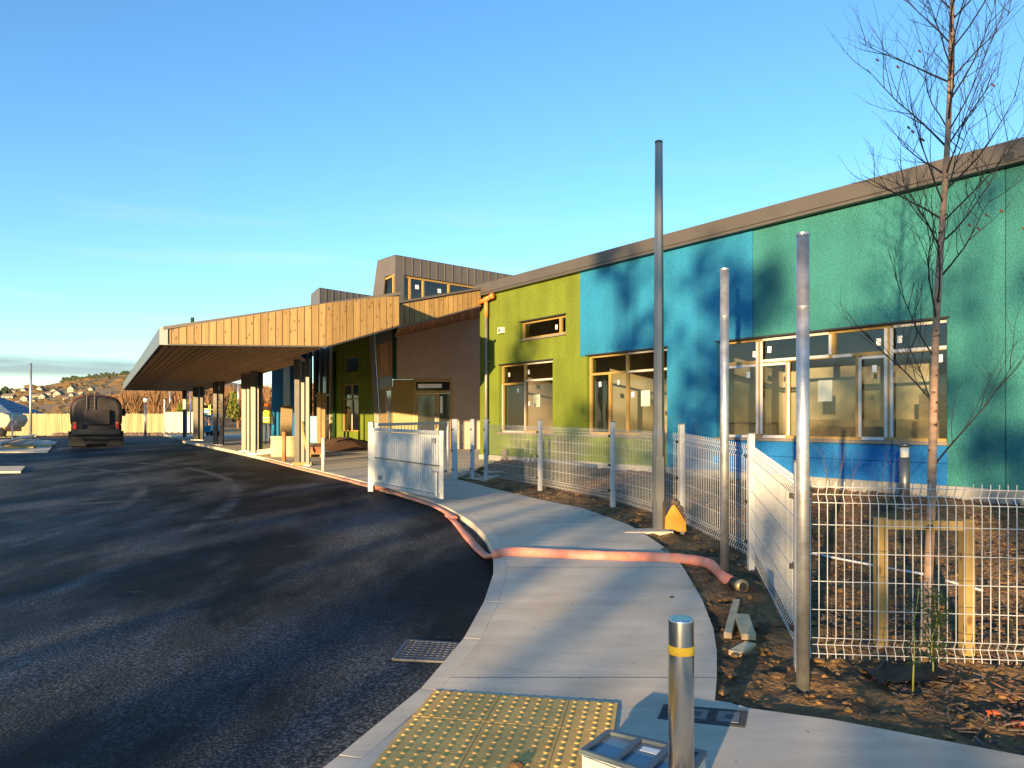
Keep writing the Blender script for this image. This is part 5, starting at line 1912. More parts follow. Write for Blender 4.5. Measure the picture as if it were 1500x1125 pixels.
# black plastic sheet and orange rags at the right
c = G(1330, 985)
bp_ = MB(smooth=True)
for i in range(9):
    for j in range(6):
        x = c.x - .25 + i * .062; y = c.y - .14 + j * .06
        bp_.v.append(V((x, y, soil_z(x, y) + .03 + .05 * abs(noise.noise(V((x * 9, y * 9, 1)))))))
for i in range(8):
    for j in range(5):
        bp_.f.append((i * 6 + j, (i + 1) * 6 + j, (i + 1) * 6 + j + 1, i * 6 + j + 1))
bpo = bp_.build('plastic_sheet', M['black_plastic']); tag(bpo, 'crumpled black plastic sheet lying on the bed under the saplings', 'plastic sheet')
so_ = bpo.modifiers.new('thick', 'SOLIDIFY'); so_.thickness = .002
for k, (px, py, lb) in enumerate(((1455, 1037, 'small orange rag lying in the reddish mulch'), (1495, 1050, 'larger orange rag lying at the right edge of the bed'))):
    c = G(px, py)
    tag(MB(smooth=True).blob((c.x, c.y, soil_z(c.x, c.y) + .03), .04 + .02 * k, .03, .015, seed=k + 60, jit=.35, lev=2).build('orange_rag', M['orange_net']), lb, 'rag')

# ------------------------------------------------------------------ worker seen from behind
pw = G(391, 650)
pw = V(((391 - CX) / F * 33.5, 33.5, pav_h(0, 33.5)))
per = thing('person', 'worker seen from behind in a yellow hi-vis vest, blue jeans and red helmet, walking', 'person', pw)


def skin_mesh(name, nodes, edges, mat, parent, root=0, sub=2):
    me = bpy.data.meshes.new(name)
    o0 = ORIG[parent.name]
    me.from_pydata([tuple(V(n_[0])) for n_ in nodes], edges, [])
    o = bpy.data.objects.new(name, me); COL.objects.link(o)
    o.parent = parent; ORIG[o.name] = o0.copy()
    md = o.modifiers.new('skin', 'SKIN'); md.use_smooth_shade = True
    for i, n_ in enumerate(nodes):
        me.skin_vertices[0].data[i].radius = (n_[1], n_[2] if len(n_) > 2 else n_[1])
        me.skin_vertices[0].data[i].use_root = (i == root)
    sb_ = o.modifiers.new('sub', 'SUBSURF'); sb_.levels = sub; sb_.render_levels = sub
    me.materials.append(mat)
    return o


body = [((0, 0, .98), .15, .11), ((0, 0, 1.15), .145, .11), ((0, .01, 1.35), .17, .12), ((0, 0, 1.47), .10, .08), ((0, .01, 1.55), .055), ((0, .03, 1.66), .095, .105), ((0, .03, 1.74), .075, .085),
        ((-.19, 0, 1.43), .065), ((-.26, .02, 1.16), .05), ((-.23, .12, .95), .04), ((-.22, .15, .87), .035),
        ((.19, 0, 1.43), .065), ((.27, .0, 1.16), .05), ((.26, .08, .94), .04), ((.25, .11, .86), .035)]
be = [(0, 1), (1, 2), (2, 3), (3, 4), (4, 5), (5, 6), (2, 7), (7, 8), (8, 9), (9, 10), (2, 11), (11, 12), (12, 13), (13, 14)]
skin_mesh('body', body, be, M['dark_cloth'], per)
legs = [((0, 0, .98), .14, .11), ((-.09, .0, .86), .095), ((-.11, .05, .50), .070), ((-.11, -.03, .10), .05), ((.09, .0, .86), .095), ((.10, .0, .50), .070), ((.11, -.10, .12), .05)]
skin_mesh('trousers', legs, [(0, 1), (1, 2), (2, 3), (0, 4), (4, 5), (5, 6)], M['jeans'], per)
for x, y in ((-.11, .02), (.11, -.05)):
    skin_mesh('boot', [((x, y - .05, .06), .055, .06), ((x, y + .08, .045), .05, .045), ((x, y + .16, .035), .04, .03)], [(0, 1), (1, 2)], M['dark_cloth'], per, sub=1)
ve = MB(smooth=True)
prof = [(.165, .125, .96), (.17, .13, 1.1), (.175, .13, 1.25), (.185, .135, 1.38), (.17, .12, 1.46), (.10, .09, 1.51)]
n_ = 18
for rx, ry, z in prof:
    for k in range(n_):
        a = 2 * pi * k / n_
        ve.v.append(pw + V((rx * cos(a), ry * sin(a), z)))
for i in range(len(prof) - 1):
    for k in range(n_):
        k2 = (k + 1) % n_
        ve.f.append((i * n_ + k, i * n_ + k2, (i + 1) * n_ + k2, (i + 1) * n_ + k))
vo = ve.build('hi_vis_vest', M['hivis'], per, loc=pw)
for z in (1.04, 1.17):
    rb = MB(smooth=True)
    rb.lathe((0, 0, 0), [(1, 0), (1, .045)], 18)
    for v in rb.v:
        v.x, v.y, v.z = pw.x + v.x * .176, pw.y + v.y * .137, pw.z + z + v.z
    rb.build('reflective_tape', M['reflect'], vo)
he = MB(smooth=True).lathe(pw + V((0, .03, 1.70)), [(.14, 0), (.135, .01), (.118, .02), (.112, .07), (.085, .115), (.04, .135), (.008, .14)], 18)
he.build('helmet', M['helmet'], per)

# ------------------------------------------------------------------ materials and clutter under the canopy
p = G(418, 671)
bag = MB(smooth=True)
cc = G(419, 668)
n_ = 16
for r, z in ((.40, 0), (.44, .1), (.43, .35), (.42, .6), (.45, .63), (.44, .66)):
    for k in range(n_):
        a = 2 * pi * k / n_
        f_ = 1 / max(abs(cos(a)), abs(sin(a))) ** .7
        bag.v.append(cc + V((r * cos(a) * f_, r * sin(a) * f_, z + random.uniform(-.01, .01))))
for i in range(5):
    for k in range(n_):
        k2 = (k + 1) % n_
        bag.f.append((i * n_ + k, i * n_ + k2, (i + 1) * n_ + k2, (i + 1) * n_ + k))
bag.f.append(tuple(5 * n_ + k for k in range(n_)))
tag(bag.build('bulk_bag', M['bag']), 'pale bulk bag of building sand behind the brown bollard', 'bulk bag')
rg3 = random.Random(9)
cc = G(458, 669)
pl = thing('pallet', 'low wooden pallet under the loose bricks by the canopy post', 'pallet', cc)
for k in range(5):
    MB().box(cc.x - .45, cc.x + .45, cc.y - .4 + k * .19, cc.y - .29 + k * .19, cc.z + .10, cc.z + .12).build('deck_board', M['stake_wood'], pl)
for k in range(3):
    MB().box(cc.x - .44 + k * .39, cc.x - .34 + k * .39, cc.y - .4, cc.y + .47, cc.z, cc.z + .10).build('bearer', M['stake_wood'], pl)
for k in range(22):
    lay = k // 9
    i, j = (k % 9) % 3, (k % 9) // 3
    x = cc.x - .26 + i * .25 + rg3.uniform(-.03, .03); y = cc.y - .2 + j * .2 + rg3.uniform(-.03, .03)
    z = cc.z + .155 + lay * .068
    a = rg3.uniform(-.3, .3)
    o = MB().obox((x, y, z), V((cos(a), sin(a), 0)) * .105, V((-sin(a), cos(a), 0)) * .05, (0, 0, .032)).build('brick', M['brick_pile'])
    lay_n = ('bottom', 'middle', 'top')[lay]
    col_n = ('left', 'centre', 'right')[i]
    row_n = ('front', 'middle', 'back')[j]
    tag(o, 'reddish brown brick, %s %s of the %s layer of the pallet stack' % (col_n, row_n, lay_n), 'brick', 'bricks stacked on the pallet by the canopy post')
cc = G(390, 666)
tag(MB().obox((cc.x, cc.y, cc.z + .1), (.28, -.12, .03), (.05, .10, 0), (0, 0, .09)).build('timber_block', M['fresh_wood'], bevel=.01), 'rough timber block lying behind the sunlit posts', 'timber')
cc = G(440, 682)
tag(MB().obox((cc.x + .05, cc.y + .02, cc.z + .05), (.26, .02, 0), (0, .06, 0), (0, 0, .045)).build('timber_packer', M['stake_wood'], bevel=.006), 'short timber packer at the foot of the nearest canopy posts', 'timber')
# plywood sheets standing on end
a = at(410, 637, 37.5); a.z = pav_h(0, 37.5)
tag(MB().prism([a, a + V((.56, .1, 0)), a + V((.56, .25, 1.75)), a + V((0, .15, 1.75))], (0, .06, 0)).build('plywood_board', M['ply']), 'tall plywood board stood against the blue wall', 'plywood')
for k, (px, y0_, lb) in enumerate(((467.5, 33.2, 'left orange timber prop before the dark glazing'), (474, 34.0, 'right orange timber prop before the dark glazing'))):
    a = at(px, 640, y0_); z0_ = pav_h(0, y0_)
    tag(MB().obox((a.x, a.y, z0_ + 1.15), (.09, 0, 0), (0, .06, 0), (0, 0, 1.15)).build('timber_prop', M['larch'], bevel=.008), lb, 'prop')
a = at(454, 640, 35.0); z0_ = pav_h(0, 35)
tag(MB().box(a.x, a.x + .36, a.y, a.y + .1, z0_, z0_ + 1.25).build('blue_sheeting', M['blue_sheet'], bevel=.02), 'roll of blue plastic sheeting stood by the dark glazing', 'sheeting')
# stone-coloured plank leaning in the near posts
a = G(446, 679)
tag(MB().bar((a.x + .12, a.y + .05, a.z), (a.x - .12, a.y + .1, a.z + 1.2), .03, .06).build('leaning_plank', M['stake_wood']), 'thin plank leaning between the nearest canopy posts', 'plank')

# blue scissor lift behind the posts
cc = V(((307 - CX) / F * 46, 46, pav_h(0, 46)))
lf_ = thing('scissor_lift', 'small blue scissor lift with yellow rails parked behind the canopy posts', 'lift', cc)
MB().box(cc.x - .38, cc.x + .38, cc.y - .8, cc.y + .8, cc.z + .25, cc.z + .65).build('chassis', M['lift_blue'], lf_, bevel=.03)
for sx_ in (-.36, .36):
    for sy_ in (-.6, .6):
        MB(smooth=True).tube([(cc.x + sx_ - .05, cc.y + sy_, cc.z + .18), (cc.x + sx_ + .05, cc.y + sy_, cc.z + .18)], .18, 14).build('wheel', M['tyre'], lf_)
for k in range(3):
    z = cc.z + .68 + k * .17
    MB().bar((cc.x - .3, cc.y - .7, z), (cc.x - .3, cc.y + .7, z + .15), .05, .05).build('scissor_arm', M['lift_blue'], lf_)
    MB().bar((cc.x + .3, cc.y + .7, z), (cc.x + .3, cc.y - .7, z + .15), .05, .05).build('scissor_arm', M['lift_blue'], lf_)
MB().box(cc.x - .38, cc.x + .38, cc.y - .8, cc.y + .8, cc.z + 1.2, cc.z + 1.32).build('platform', M['lift_blue'], lf_)
rl = MB()
for sx_ in (-.36, .36):
    for sy_ in (-.78, 0, .78):
        rl.bar((cc.x + sx_, cc.y + sy_, cc.z + 1.32), (cc.x + sx_, cc.y + sy_, cc.z + 1.98), .04, .04, up=(1, 0, 0))
    for z in (1.65, 1.96):
        rl.bar((cc.x + sx_, cc.y - .78, cc.z + z), (cc.x + sx_, cc.y + .78, cc.z + z), .04, .04)
for z in (1.65, 1.96):
    for sy_ in (-.78, .78):
        rl.bar((cc.x - .36, cc.y + sy_, cc.z + z), (cc.x + .36, cc.y + sy_, cc.z + z), .04, .05)
rl.build('guard_rail', M['lift_yellow'], lf_)
MB().box(cc.x - .3, cc.x + .3, cc.y - .84, cc.y - .82, cc.z + 1.4, cc.z + 1.62).build('control_box', M['lift_blue'], lf_)

# ------------------------------------------------------------------ tanker lorry seen from behind
tb = Gr(141, 655)
SC = tb.y / F
tw = 72 * SC / 2
lorry = thing('tanker_lorry', 'grimy dark tanker lorry with red edges standing on the far road, seen from behind', 'lorry', tb)
X, Y0, Z = tb.x, tb.y, tb.z
HT = 78 * SC


def tank_ring(y, sx_, sz_, zc, n_=28):
    out = []
    for k in range(n_):
        a = 2 * pi * k / n_
        ca, sa_ = cos(a), sin(a)
        e_ = .62
        out.append(V((X + sx_ * math.copysign(abs(ca) ** e_, ca), y, zc + sz_ * math.copysign(abs(sa_) ** e_, sa_))))
    return out


zc = Z + HT * .62
tk_ = MB(smooth=True)
rs_ = [tank_ring(Y0 + .35, tw * .90, HT * .33, zc), tank_ring(Y0 + .45, tw * .95, HT * .36, zc), tank_ring(Y0 + 5.5, tw * .95, HT * .36, zc)]
for r_ in rs_:
    tk_.v += r_
for i in range(2):
    for k in range(28):
        k2 = (k + 1) % 28
        tk_.f.append((i * 28 + k, i * 28 + k2, (i + 1) * 28 + k2, (i + 1) * 28 + k))
tk_.f.append(tuple(2 * 28 + k for k in range(28)))
tko = tk_.build('tank', M['truck_red'], lorry)
bkp = MB()
bkp.v = [p for p in tank_ring(Y0 + .34, tw * .885, HT * .325, zc)] + [p for p in tank_ring(Y0 + .30, tw * .80, HT * .29, zc)]
for k in range(28):
    k2 = (k + 1) % 28
    bkp.f.append((k, k2, 28 + k2, 28 + k))
bkp.f.append(tuple(28 + k for k in range(28)))
bkp.build('tank_end', M['truck_dark'], tko)
MB().box(X - tw * .42, X + tw * .5, Y0 + .12, Y0 + .29, Z + HT * .42, Z + HT * .70).build('rear_locker', M['truck_dark'], lorry, bevel=.03)
MB().box(X - tw * .86, X + tw * .88, Y0 + .02, Y0 + .34, Z + HT * .23, Z + HT * .34).build('rear_bumper', M['dark_trim'], lorry, bevel=.03)
MB().box(X - tw * .88, X + tw * .9, Y0 - .03, Y0 + .02, Z + HT * .15, Z + HT * .19).build('underrun_bar', M['truck_dark'], lorry)
MB().box(X - tw * .55, X + tw * .55, Y0 + .4, Y0 + 7, Z + HT * .18, Z + HT * .28).build('chassis', M['dark_trim'], lorry)
MB().box(X - tw * .40, X + tw * .40, Y0 + .36, Y0 + 1.0, Z + HT * .06, Z + HT * .179).build('axle_guard', M['black_plastic'], lorry)
for sx_ in (-1, 1):
    for yk in (1.2, 2.5, 6.6):
        wv = MB(smooth=True).tube([(X + sx_ * tw * .92, Y0 + yk, Z + .5), (X + sx_ * tw * .45, Y0 + yk, Z + .5)], .5, 20).build('wheel', M['tyre'], lorry)
        MB(smooth=True).tube([(X + sx_ * tw * .93, Y0 + yk, Z + .5), (X + sx_ * tw * .90, Y0 + yk, Z + .5)], .24, 14).build('hub', M['pole_grey'], wv)
    MB().box(X + sx_ * tw * .68 - .36, X + sx_ * tw * .68 + .36, Y0 + .36, Y0 + .39, Z + .05, Z + HT * .30).build('mudflap', M['black_plastic'], lorry)
    lampo = MB().box(X + sx_ * tw * .76 - .07, X + sx_ * tw * .76 + .07, Y0 - .02, Y0 + .03, Z + HT * .34, Z + HT * .48).build('tail_lamp', M['red_lens'], lorry, bevel=.01)
    MB().box(X + sx_ * tw * .76 - .05, X + sx_ * tw * .76 + .05, Y0 - .03, Y0 - .0205, Z + HT * .44, Z + HT * .47).build('indicator', M['terracotta'], lampo)
    mx_ = X + sx_ * tw * 1.06
    mi = MB().box(mx_ - .08, mx_ + .08, Y0 + 5.9, Y0 + 6.0, Z + HT * .60, Z + HT * .76).build('mirror', M['black_plastic'], lorry, bevel=.02)
    MB().tube([(mx_, Y0 + 5.95, Z + HT * .76), (mx_, Y0 + 5.95, Z + HT * .84), (mx_ - sx_ * .3, Y0 + 6.0, Z + HT * .84)], .02, 6).build('mirror_arm', M['dark_trim'], mi)
MB().box(X - tw * .93, X + tw * .93, Y0 + 5.7, Y0 + 7.4, Z + .55, Z + HT * .90).build('cab', M['truck_red'], lorry, bevel=.1)
rk = MB()
rk.box(X - tw * .38, X + tw * .10, Y0 + .6, Y0 + 2.4, Z + HT * .975, Z + HT * 1.01)
rk.build('catwalk', M['dark_trim'], lorry)
ld = MB()
for dx in (-.16, .16):
    ld.tube([(X - tw * .20 + dx, Y0 + .25, Z + HT * .44), (X - tw * .20 + dx, Y0 + .25, Z + HT * 1.0)], .02, 6)
for k in range(7):
    z = Z + HT * (.48 + .07 * k)
    ld.tube([(X - tw * .20 - .16, Y0 + .25, z), (X - tw * .20 + .16, Y0 + .25, z)], .014, 5)
ld.build('ladder', M['dark_trim'], lorry)
hr = MB()
x0, x1 = X + tw * .22, X + tw * .52
hr.tube([(x0, Y0 + .5, Z + HT * .96), (x0, Y0 + .5, Z + HT * 1.10), (x0 + .08, Y0 + .5, Z + HT * 1.13), (x1, Y0 + .5, Z + HT * 1.13), (x1, Y0 + .5, Z + HT * .96)], .02, 6)
hr.build('hand_rail', M['dark_trim'], lorry)
lorry.rotation_euler = (0, 0, radians(28.0))
MB(smooth=True).lathe((X + tw * .1, Y0 + 3.2, Z + HT * .97), [(.25, 0), (.25, .1), (.1, .14)], 14).build('hatch', M['dark_trim'], lorry)

# ------------------------------------------------------------------ left background: shed, fence, poles, lamp
FY = 58.0
fz0 = EYE - (638 - HZ) / F * FY
bf = thing('board_fence', 'sunlit pale close-boarded fence beyond the lorry', 'fence', V((-33, FY, fz0)))
x0, x1 = (-45 - CX) / F * FY, (241 - CX) / F * FY
nbf = 106
wbd = (x1 - x0) / nbf
b_first = MB().box(-wbd / 2 + .006, wbd / 2 - .006, -.012, .012, 0, 1.68).build('fence_board', M['rail_fence'], bf, loc=(0, 0, 0))
b_first.location = V((x0 + wbd / 2, FY, fz0)) - ORIG[bf.name]
for k in range(1, nbf):
    place_copy(b_first, bf, V((x0 + wbd * (k + .5), FY + random.uniform(-.008, .008), fz0 + random.uniform(-.02, .02))))
for z in (.3, 1.35):
    MB().box(x0, x1, FY + .02, FY + .07, fz0 + z, fz0 + z + .1).build('fence_rail', M['rail_fence'], bf)
for k in range(7):
    xx = lerp(x0, x1, k / 6)
    MB().box(xx - .05, xx + .05, FY + .075, FY + .17, fz0 - .1, fz0 + 1.75).build('fence_post', M['rail_fence'], bf)
hx0, hx1 = (242 - CX) / F * 56, (286 - CX) / F * 56
hz0 = EYE - (637 - HZ) / F * 56
hd_ = thing('hoarding', 'pale grey-green hoarding panel right of the sunlit board fence', 'hoarding', V((hx0, 56, hz0)))
for k in range(3):
    MB().box(lerp(hx0, hx1, k / 3) + .01, lerp(hx0, hx1, (k + 1) / 3) - .01, 56, 56.05, hz0 + .14, hz0 + 1.70).build('hoarding_panel', M['hoarding'], hd_)
MB().box(hx0, hx1 + .5, 56.0, 56.12, hz0 - .1, hz0 + .13).build('hoarding_base', M['dark_trim'], hd_)


def simple_pole(px, base, top, y, r, label, mat='galv', name='post', cat='pole'):
    a = at(px, base, y); b = at(px, top, y)
    return tag(MB(smooth=True).tube([a, b], r, 10).build(name, M[mat], loc=a), label, cat)


simple_pole(45, 644, 532, 44, .07, 'tall bare metal pole standing by the timber stack at the left', name='metal_pole')
simple_pole(241, 640, 585, 50, .055, 'white pole where the board fence meets the hoarding', mat='white_steel', name='white_pole')
simple_pole(279, 640, 571, 52, .05, 'slim grey pole with a crossbar beside the last canopy post', name='metal_pole')
simple_pole(349, 600, 562, 90, .10, 'distant grey lamp pole seen between the canopy posts', name='metal_pole')
simple_pole(249, 604, 573, 100, .10, 'distant thin pole behind the hoarding', name='metal_pole')
a = at(213, 641, 52)
lm = thing('globe_lamp', 'park lamp with a white globe in front of the sunlit board fence', 'street lamp', a)
b = at(213, 590, 52)
MB(smooth=True).tube([a, b], .075, 10).build('column', M['pole_grey'], lm)
gc_ = at(213.5, 586, 52)
gl = MB(smooth=True).blob(gc_, .17, .17, .16, jit=0, lev=2).build('globe', M['globe'], lm)
MB(smooth=True).lathe((gc_.x, gc_.y, gc_.z + .13), [(.16, 0), (.05, .09)], 12).build('lamp_cap', M['dark_trim'], lm)

# shed with blue slate roof, half out of the picture
SY = 59.0
shed = thing('low_shed', 'low shed with a blue slate hipped roof at the left edge', 'shed', at(0, 640, SY))
sx0 = at(-120, 640, SY).x; sx1 = at(30, 640, SY).x
sz0 = at(0, 642, SY).z
MB().box(sx0, sx1 - .3, SY, SY + 4, sz0, sz0 + 1.55).build('wall', M['cream'], shed)
ev = sz0 + 1.55
apex = at(-25, 572, SY + 3)
far_e = at(72, 608, SY + 4.4)
rfm = MB()
E0, E1, E2, E3 = V((sx0, SY - .3, ev)), V((sx1, SY - .3, ev)), V((far_e.x, SY + 4.4, far_e.z)), V((sx0, SY + 4.4, ev))
A0, A1 = V((sx0, SY + 3, apex.z + .3)), apex
rfm.quad(E0, E1, A1, A0); rfm.quad(E1, E2, A1); rfm.quad(E2, E3, A0, A1); rfm.quad(E0, E3, E2, E1); rfm.quad(E0, A0, E3)
rfo = rfm.build('roof', M['slate_blue'], shed)
for k in range(1, 9):
    t = k / 9
    p0, p1 = lerp(E1, A1, t), lerp(E2, A1, t)
    MB().bar(p0 + V((.01, 0, .015)), p1 + V((.01, 0, .015)), .03, .03).build('slate_course', M['slate_blue'], rfo)
MB().bar(E0 + V((0, -.05, 0)), E1 + V((.05, -.05, 0)), .06, .12).build('gutter', M['dark_trim'], rfo)
MB().box(sx1 - 1.2, sx1 - .5, SY - .02, SY - .001, sz0 + .2, sz0 + 1.2).build('door', M['stake_wood'], shed)
# small white vehicle nose / sign at the far left
a = at(18, 645, 40)
sg = thing('road_sign', 'round blue sign on a short post by the shed', 'sign', a)
MB(smooth=True).tube([a, at(18, 605, 40)], .035, 8).build('sign_post', M['white_steel'], sg)
c = at(20.5, 619.5, 39.95)
MB(smooth=False).tube([c, c + V((0, .02, 0))], .17, 20).build('sign_disc', M['sign_blue'], sg)
MB(smooth=False).tube([c + V((0, -.002, 0)), c + V((0, -.006, 0))], .15, 20, cap=False).build('sign_rim', M['white_film'], sg)
# caravan-like site trailer
a = at(-14, 640, 43); z0_ = a.z
tr_ = thing('site_trailer', 'cream site trailer nose poking in at the left edge before the shed', 'trailer', a)
x1 = at(15.5, 640, 43).x
poly = [V((x1 - 3, 43, z0_ + .55)), V((x1 - .25, 43, z0_ + .55)), V((x1, 43, z0_ + .95)), V((x1 - .1, 43, z0_ + 1.25)), V((x1 - .5, 43, z0_ + 1.38)), V((x1 - 3, 43, z0_ + 1.45))]
MB().prism(poly, (0, 1.6, 0)).build('body', M['cream'], tr_, bevel=.05)
MB().box(x1 - 2.9, x1 - .35, 43.05, 44.5, z0_ + .30, z0_ + .549).build('skirt', M['terracotta'], tr_)
for k in range(2):
    MB(smooth=True).tube([(x1 - .6 - k * 1.5, 42.98, z0_ + .27), (x1 - .6 - k * 1.5, 43.2, z0_ + .27)], .27, 14).build('wheel', M['tyre'], tr_)
MB().box(x1 - 1.6, x1 - .6, 42.99, 42.999, z0_ + 1.0, z0_ + 1.06).build('stripe', M['cover_grey'], tr_)

# stacked planks on the concrete island
rg4 = random.Random(5)
for k, (ax_, ay_, bx_, by_, dz, lb) in enumerate((
        (-2, 661, 50, 645.5, .24, 'uppermost plank of the stack on the concrete island'), (2, 657, 44, 644, .17, 'topmost rear plank of the stack on the island'),
        (-4, 655, 40, 643.5, .08, 'rear bottom plank of the stack on the island'), (-2, 659, 55, 649.5, .12, 'middle plank of the stack, its end toward the lorry'),
        (10, 656.5, 77, 656, .01, 'longest dark plank lying flat on the island'), (8, 659.5, 51, 659, .01, 'front dark plank lying flat on the island'))):
    a, b = Gr(ax_, ay_), Gr(bx_, by_)
    a.z += .10 + dz; b.z += .10 + dz
    tag(MB().bar(a, b, .18, .07).build('plank', M['grey_wood'] if k < 4 else M['stake_wood']), lb, 'plank')

# ------------------------------------------------------------------ houses on the hill
def house(px, py, wpx, hpx, label, side=1):
    ar = (HZ - interp(px, SIL)) / F
    a_ = (HZ - py) / F
    t = max(.02, min(.98, (a_ / ar))) ** (1 / .7)
    y = 75 + 825 * t
    b = hill_pt(px, y)
    k = y / F
    w, h = wpx * k, hpx * k
    t_ = thing('hillside_house', label, 'house', b)
    D = w * 1.1
    wall_h = h * .55
    x0_, x1_ = b.x - w / 2, b.x + w / 2
    gz = b.z - 2.0
    if side:      # gable to the viewer
        MB().prism([V((x0_, b.y, gz)), V((x1_, b.y, gz)), V((x1_, b.y, b.z + wall_h)), V((b.x, b.y, b.z + h)), V((x0_, b.y, b.z + wall_h))], (0, D, 0)).build('wall', M['cream'], t_)
        rf_ = MB()
        for sx_ in (-1, 1):
            ex = b.x + sx_ * w * .56
            rf_.prism([V((ex, b.y - .3, b.z + wall_h - h * .03)), V((b.x, b.y - .3, b.z + h * 1.02)), V((b.x, b.y - .3, b.z + h * 1.12)), V((ex, b.y - .3, b.z + wall_h + h * .06))], (0, D + .6, 0))
        rf_.build('roof', M['house_roof'], t_)
    else:
        MB().box(x0_, x1_, b.y, b.y + D * .5, gz, b.z + wall_h).build('wall', M['cream'], t_)
        MB().prism([V((x0_ - .3, b.y - .4, b.z + wall_h)), V((x0_ - .3, b.y + D * .5, b.z + wall_h)), V((x0_ - .3, b.y + D * .25, b.z + h))], (w + .6, 0, 0)).build('roof', M['house_roof'], t_)
    win = MB()
    for sx_ in (-.25, .25):
        win.box(b.x + sx_ * w - w * .07, b.x + sx_ * w + w * .07, b.y - .06, b.y - .01, b.z + wall_h * .3, b.z + wall_h * .75)
    win.build('windows', M['dark_glass'], t_)
    return t_


HS = [(10, 583, 17, 9, 'long low cream house at the left end of the hillside row', 0), (18, 575, 8, 6, 'small cream house just above the long low one', 0),
      (33, 573, 8, 6, 'upper gabled house of the close pair left of the bare pole', 1), (34.5, 585, 10, 8, 'lower gabled house of the close pair left of the bare pole', 1),
      (26, 587, 7, 4, 'tiny low house at the foot of the left houses', 0), (51, 580, 10, 6, 'low wide house just right of the bare pole', 0),
      (49, 586, 5, 4, 'tiny gabled house at the foot of the slope right of the pole', 1), (57, 573, 9, 8, 'upper gabled house of the pair midway along the row', 1),
      (61, 581, 9, 7, 'lower gabled house of the pair midway along the row', 1), (70, 576, 8, 5, 'small low house right of the middle pair', 0),
      (78, 573, 8, 6, 'rear gabled house above the lorry cab', 1), (83, 578, 10, 8, 'larger gabled house left of the lorry', 1),
      (96, 582, 8, 5, 'low house directly left of the tanker top', 0), (103, 572, 9, 9, 'tall gabled house highest on the right of the row', 1),
      (104, 578, 6, 5, 'small house below the tall gabled one', 1), (118, 575, 7, 5, 'low house just right of the tall gabled one', 0),
      (132, 571, 7, 6, 'gabled house showing over the lorry tank', 1)]
for px, py, w_, h_, lb, sd_ in HS:
    house(px, py, w_, h_, lb, sd_)

# ------------------------------------------------------------------ trees far off
def bare_clump(mb, base, H, rg_, n_=26, wd=.12):
    mb.bar(base, base + V((0, 0, H * .55)), wd, wd, up=(1, 0, 0))
    for k in range(n_):
        t = rg_.uniform(.25, .95)
        a = rg_.uniform(0, 2 * pi); r = H * rg_.uniform(.1, .33) * (1.1 - .5 * t)
        p = base + V((0, 0, H * t * .7))
        q = base + V((cos(a) * r, sin(a) * r, H * min(1.0, t + rg_.uniform(.1, .35))))
        w_ = wd * rg_.uniform(.2, .5)
        mb.bar(p, q, w_, w_)


rg5 = random.Random(77)
wd_ = MB()
for k in range(420):
    px = rg5.uniform(140, 520)
    y = rg5.uniform(95, 230)
    b = hill_pt(px, y)
    topy = interp(px, [(140, 588), (180, 572), (260, 566), (480, 562)]) + rg5.uniform(-4, 16)
    H = max(3.0, (HZ - topy) / F * y + EYE - b.z)
    bare_clump(wd_, b - V((0, 0, .3)), min(H, 13), rg5, 24, .22)
stuff(tag(wd_.build('bare_wood', M['wood_brown']), 'brown mass of bare woodland seen under the canopy', 'woodland'))
dk = MB()
for k in range(60):
    px = rg5.uniform(-70, 19); y = 700 + rg5.uniform(0, 80)
    b = hill_pt(px, y)
    H = rg5.uniform(5, 9) * (1 if px < 12 else .6)
    for j in range(14):
        f_ = rg5.random()
        r = 3.2 * (1 - f_) + .6
        dk.blob((b.x + rg5.uniform(-r, r), b.y, b.z + H * f_), 1.1, 1.1, 1.3, seed=k * 20 + j)
stuff(tag(dk.build('conifer_wood', M['dark_conifer']), 'dark stand of conifers on the hill at the left edge', 'woodland'))
sk = MB()
for k in range(60):
    px = rg5.uniform(88, 215); y = 880
    b = hill_pt(px, y)
    H = rg5.uniform(1.5, 5.5)
    for j in range(5):
        sk.blob((b.x + rg5.uniform(-2.5, 2.5), b.y, b.z + H * rg5.random()), 1.6, 1.6, 1.5, seed=k * 7 + j + 3000)
hs = MB()
for k in range(520):
    px = rg5.uniform(-60, 260); y = rg5.uniform(170, 860)
    b = hill_pt(px, y)
    w_ = y * rg5.uniform(.0012, .0040)
    hs.blob((b.x, b.y, b.z + w_ * .25), w_ * rg5.uniform(1, 3.5), w_, w_ * rg5.uniform(.5, 1.1), seed=k + 9000, jit=.35)
stuff(tag(hs.build('hillside_scrub', M['scrub']), 'brown scrub and hedges scattered over the hillside', 'scrub'))
stuff(tag(sk.build('skyline_trees', M['dark_conifer']), 'low dark trees along the crest of the hill', 'woodland'))


def yew(px, base, top, y, wpx, label, seed):
    b = at(px, base, y)
    H = (base - top) / F * y; Wd = wpx / F * y / 2
    t = thing('conifer_tree', label, 'tree', b)
    MB().tube([b, b + V((0, 0, H * .4))], .12, 6).build('trunk', M['dry_twig'], t)
    rg_ = random.Random(seed)
    mb = MB()
    for k in range(900):
        f_ = rg_.random() ** .8
        r = Wd * (1 - f_ * .75) * sqrt(rg_.random())
        a = rg_.uniform(0, 2 * pi)
        c = b + V((cos(a) * r, sin(a) * r, H * (.05 + .95 * f_)))
        l_ = H * .05 * rg_.uniform(.5, 1.2)
        u = V((rg_.uniform(-1, 1), rg_.uniform(-1, 1), rg_.uniform(.2, 1))).normalized() * l_
        v = u.cross(V((rg_.uniform(-1, 1), rg_.uniform(-1, 1), .3))).normalized() * l_ * .5
        mb.quad(c - u, c + v, c + u, c - v)
    mb.build('crown', M['conifer'], t)


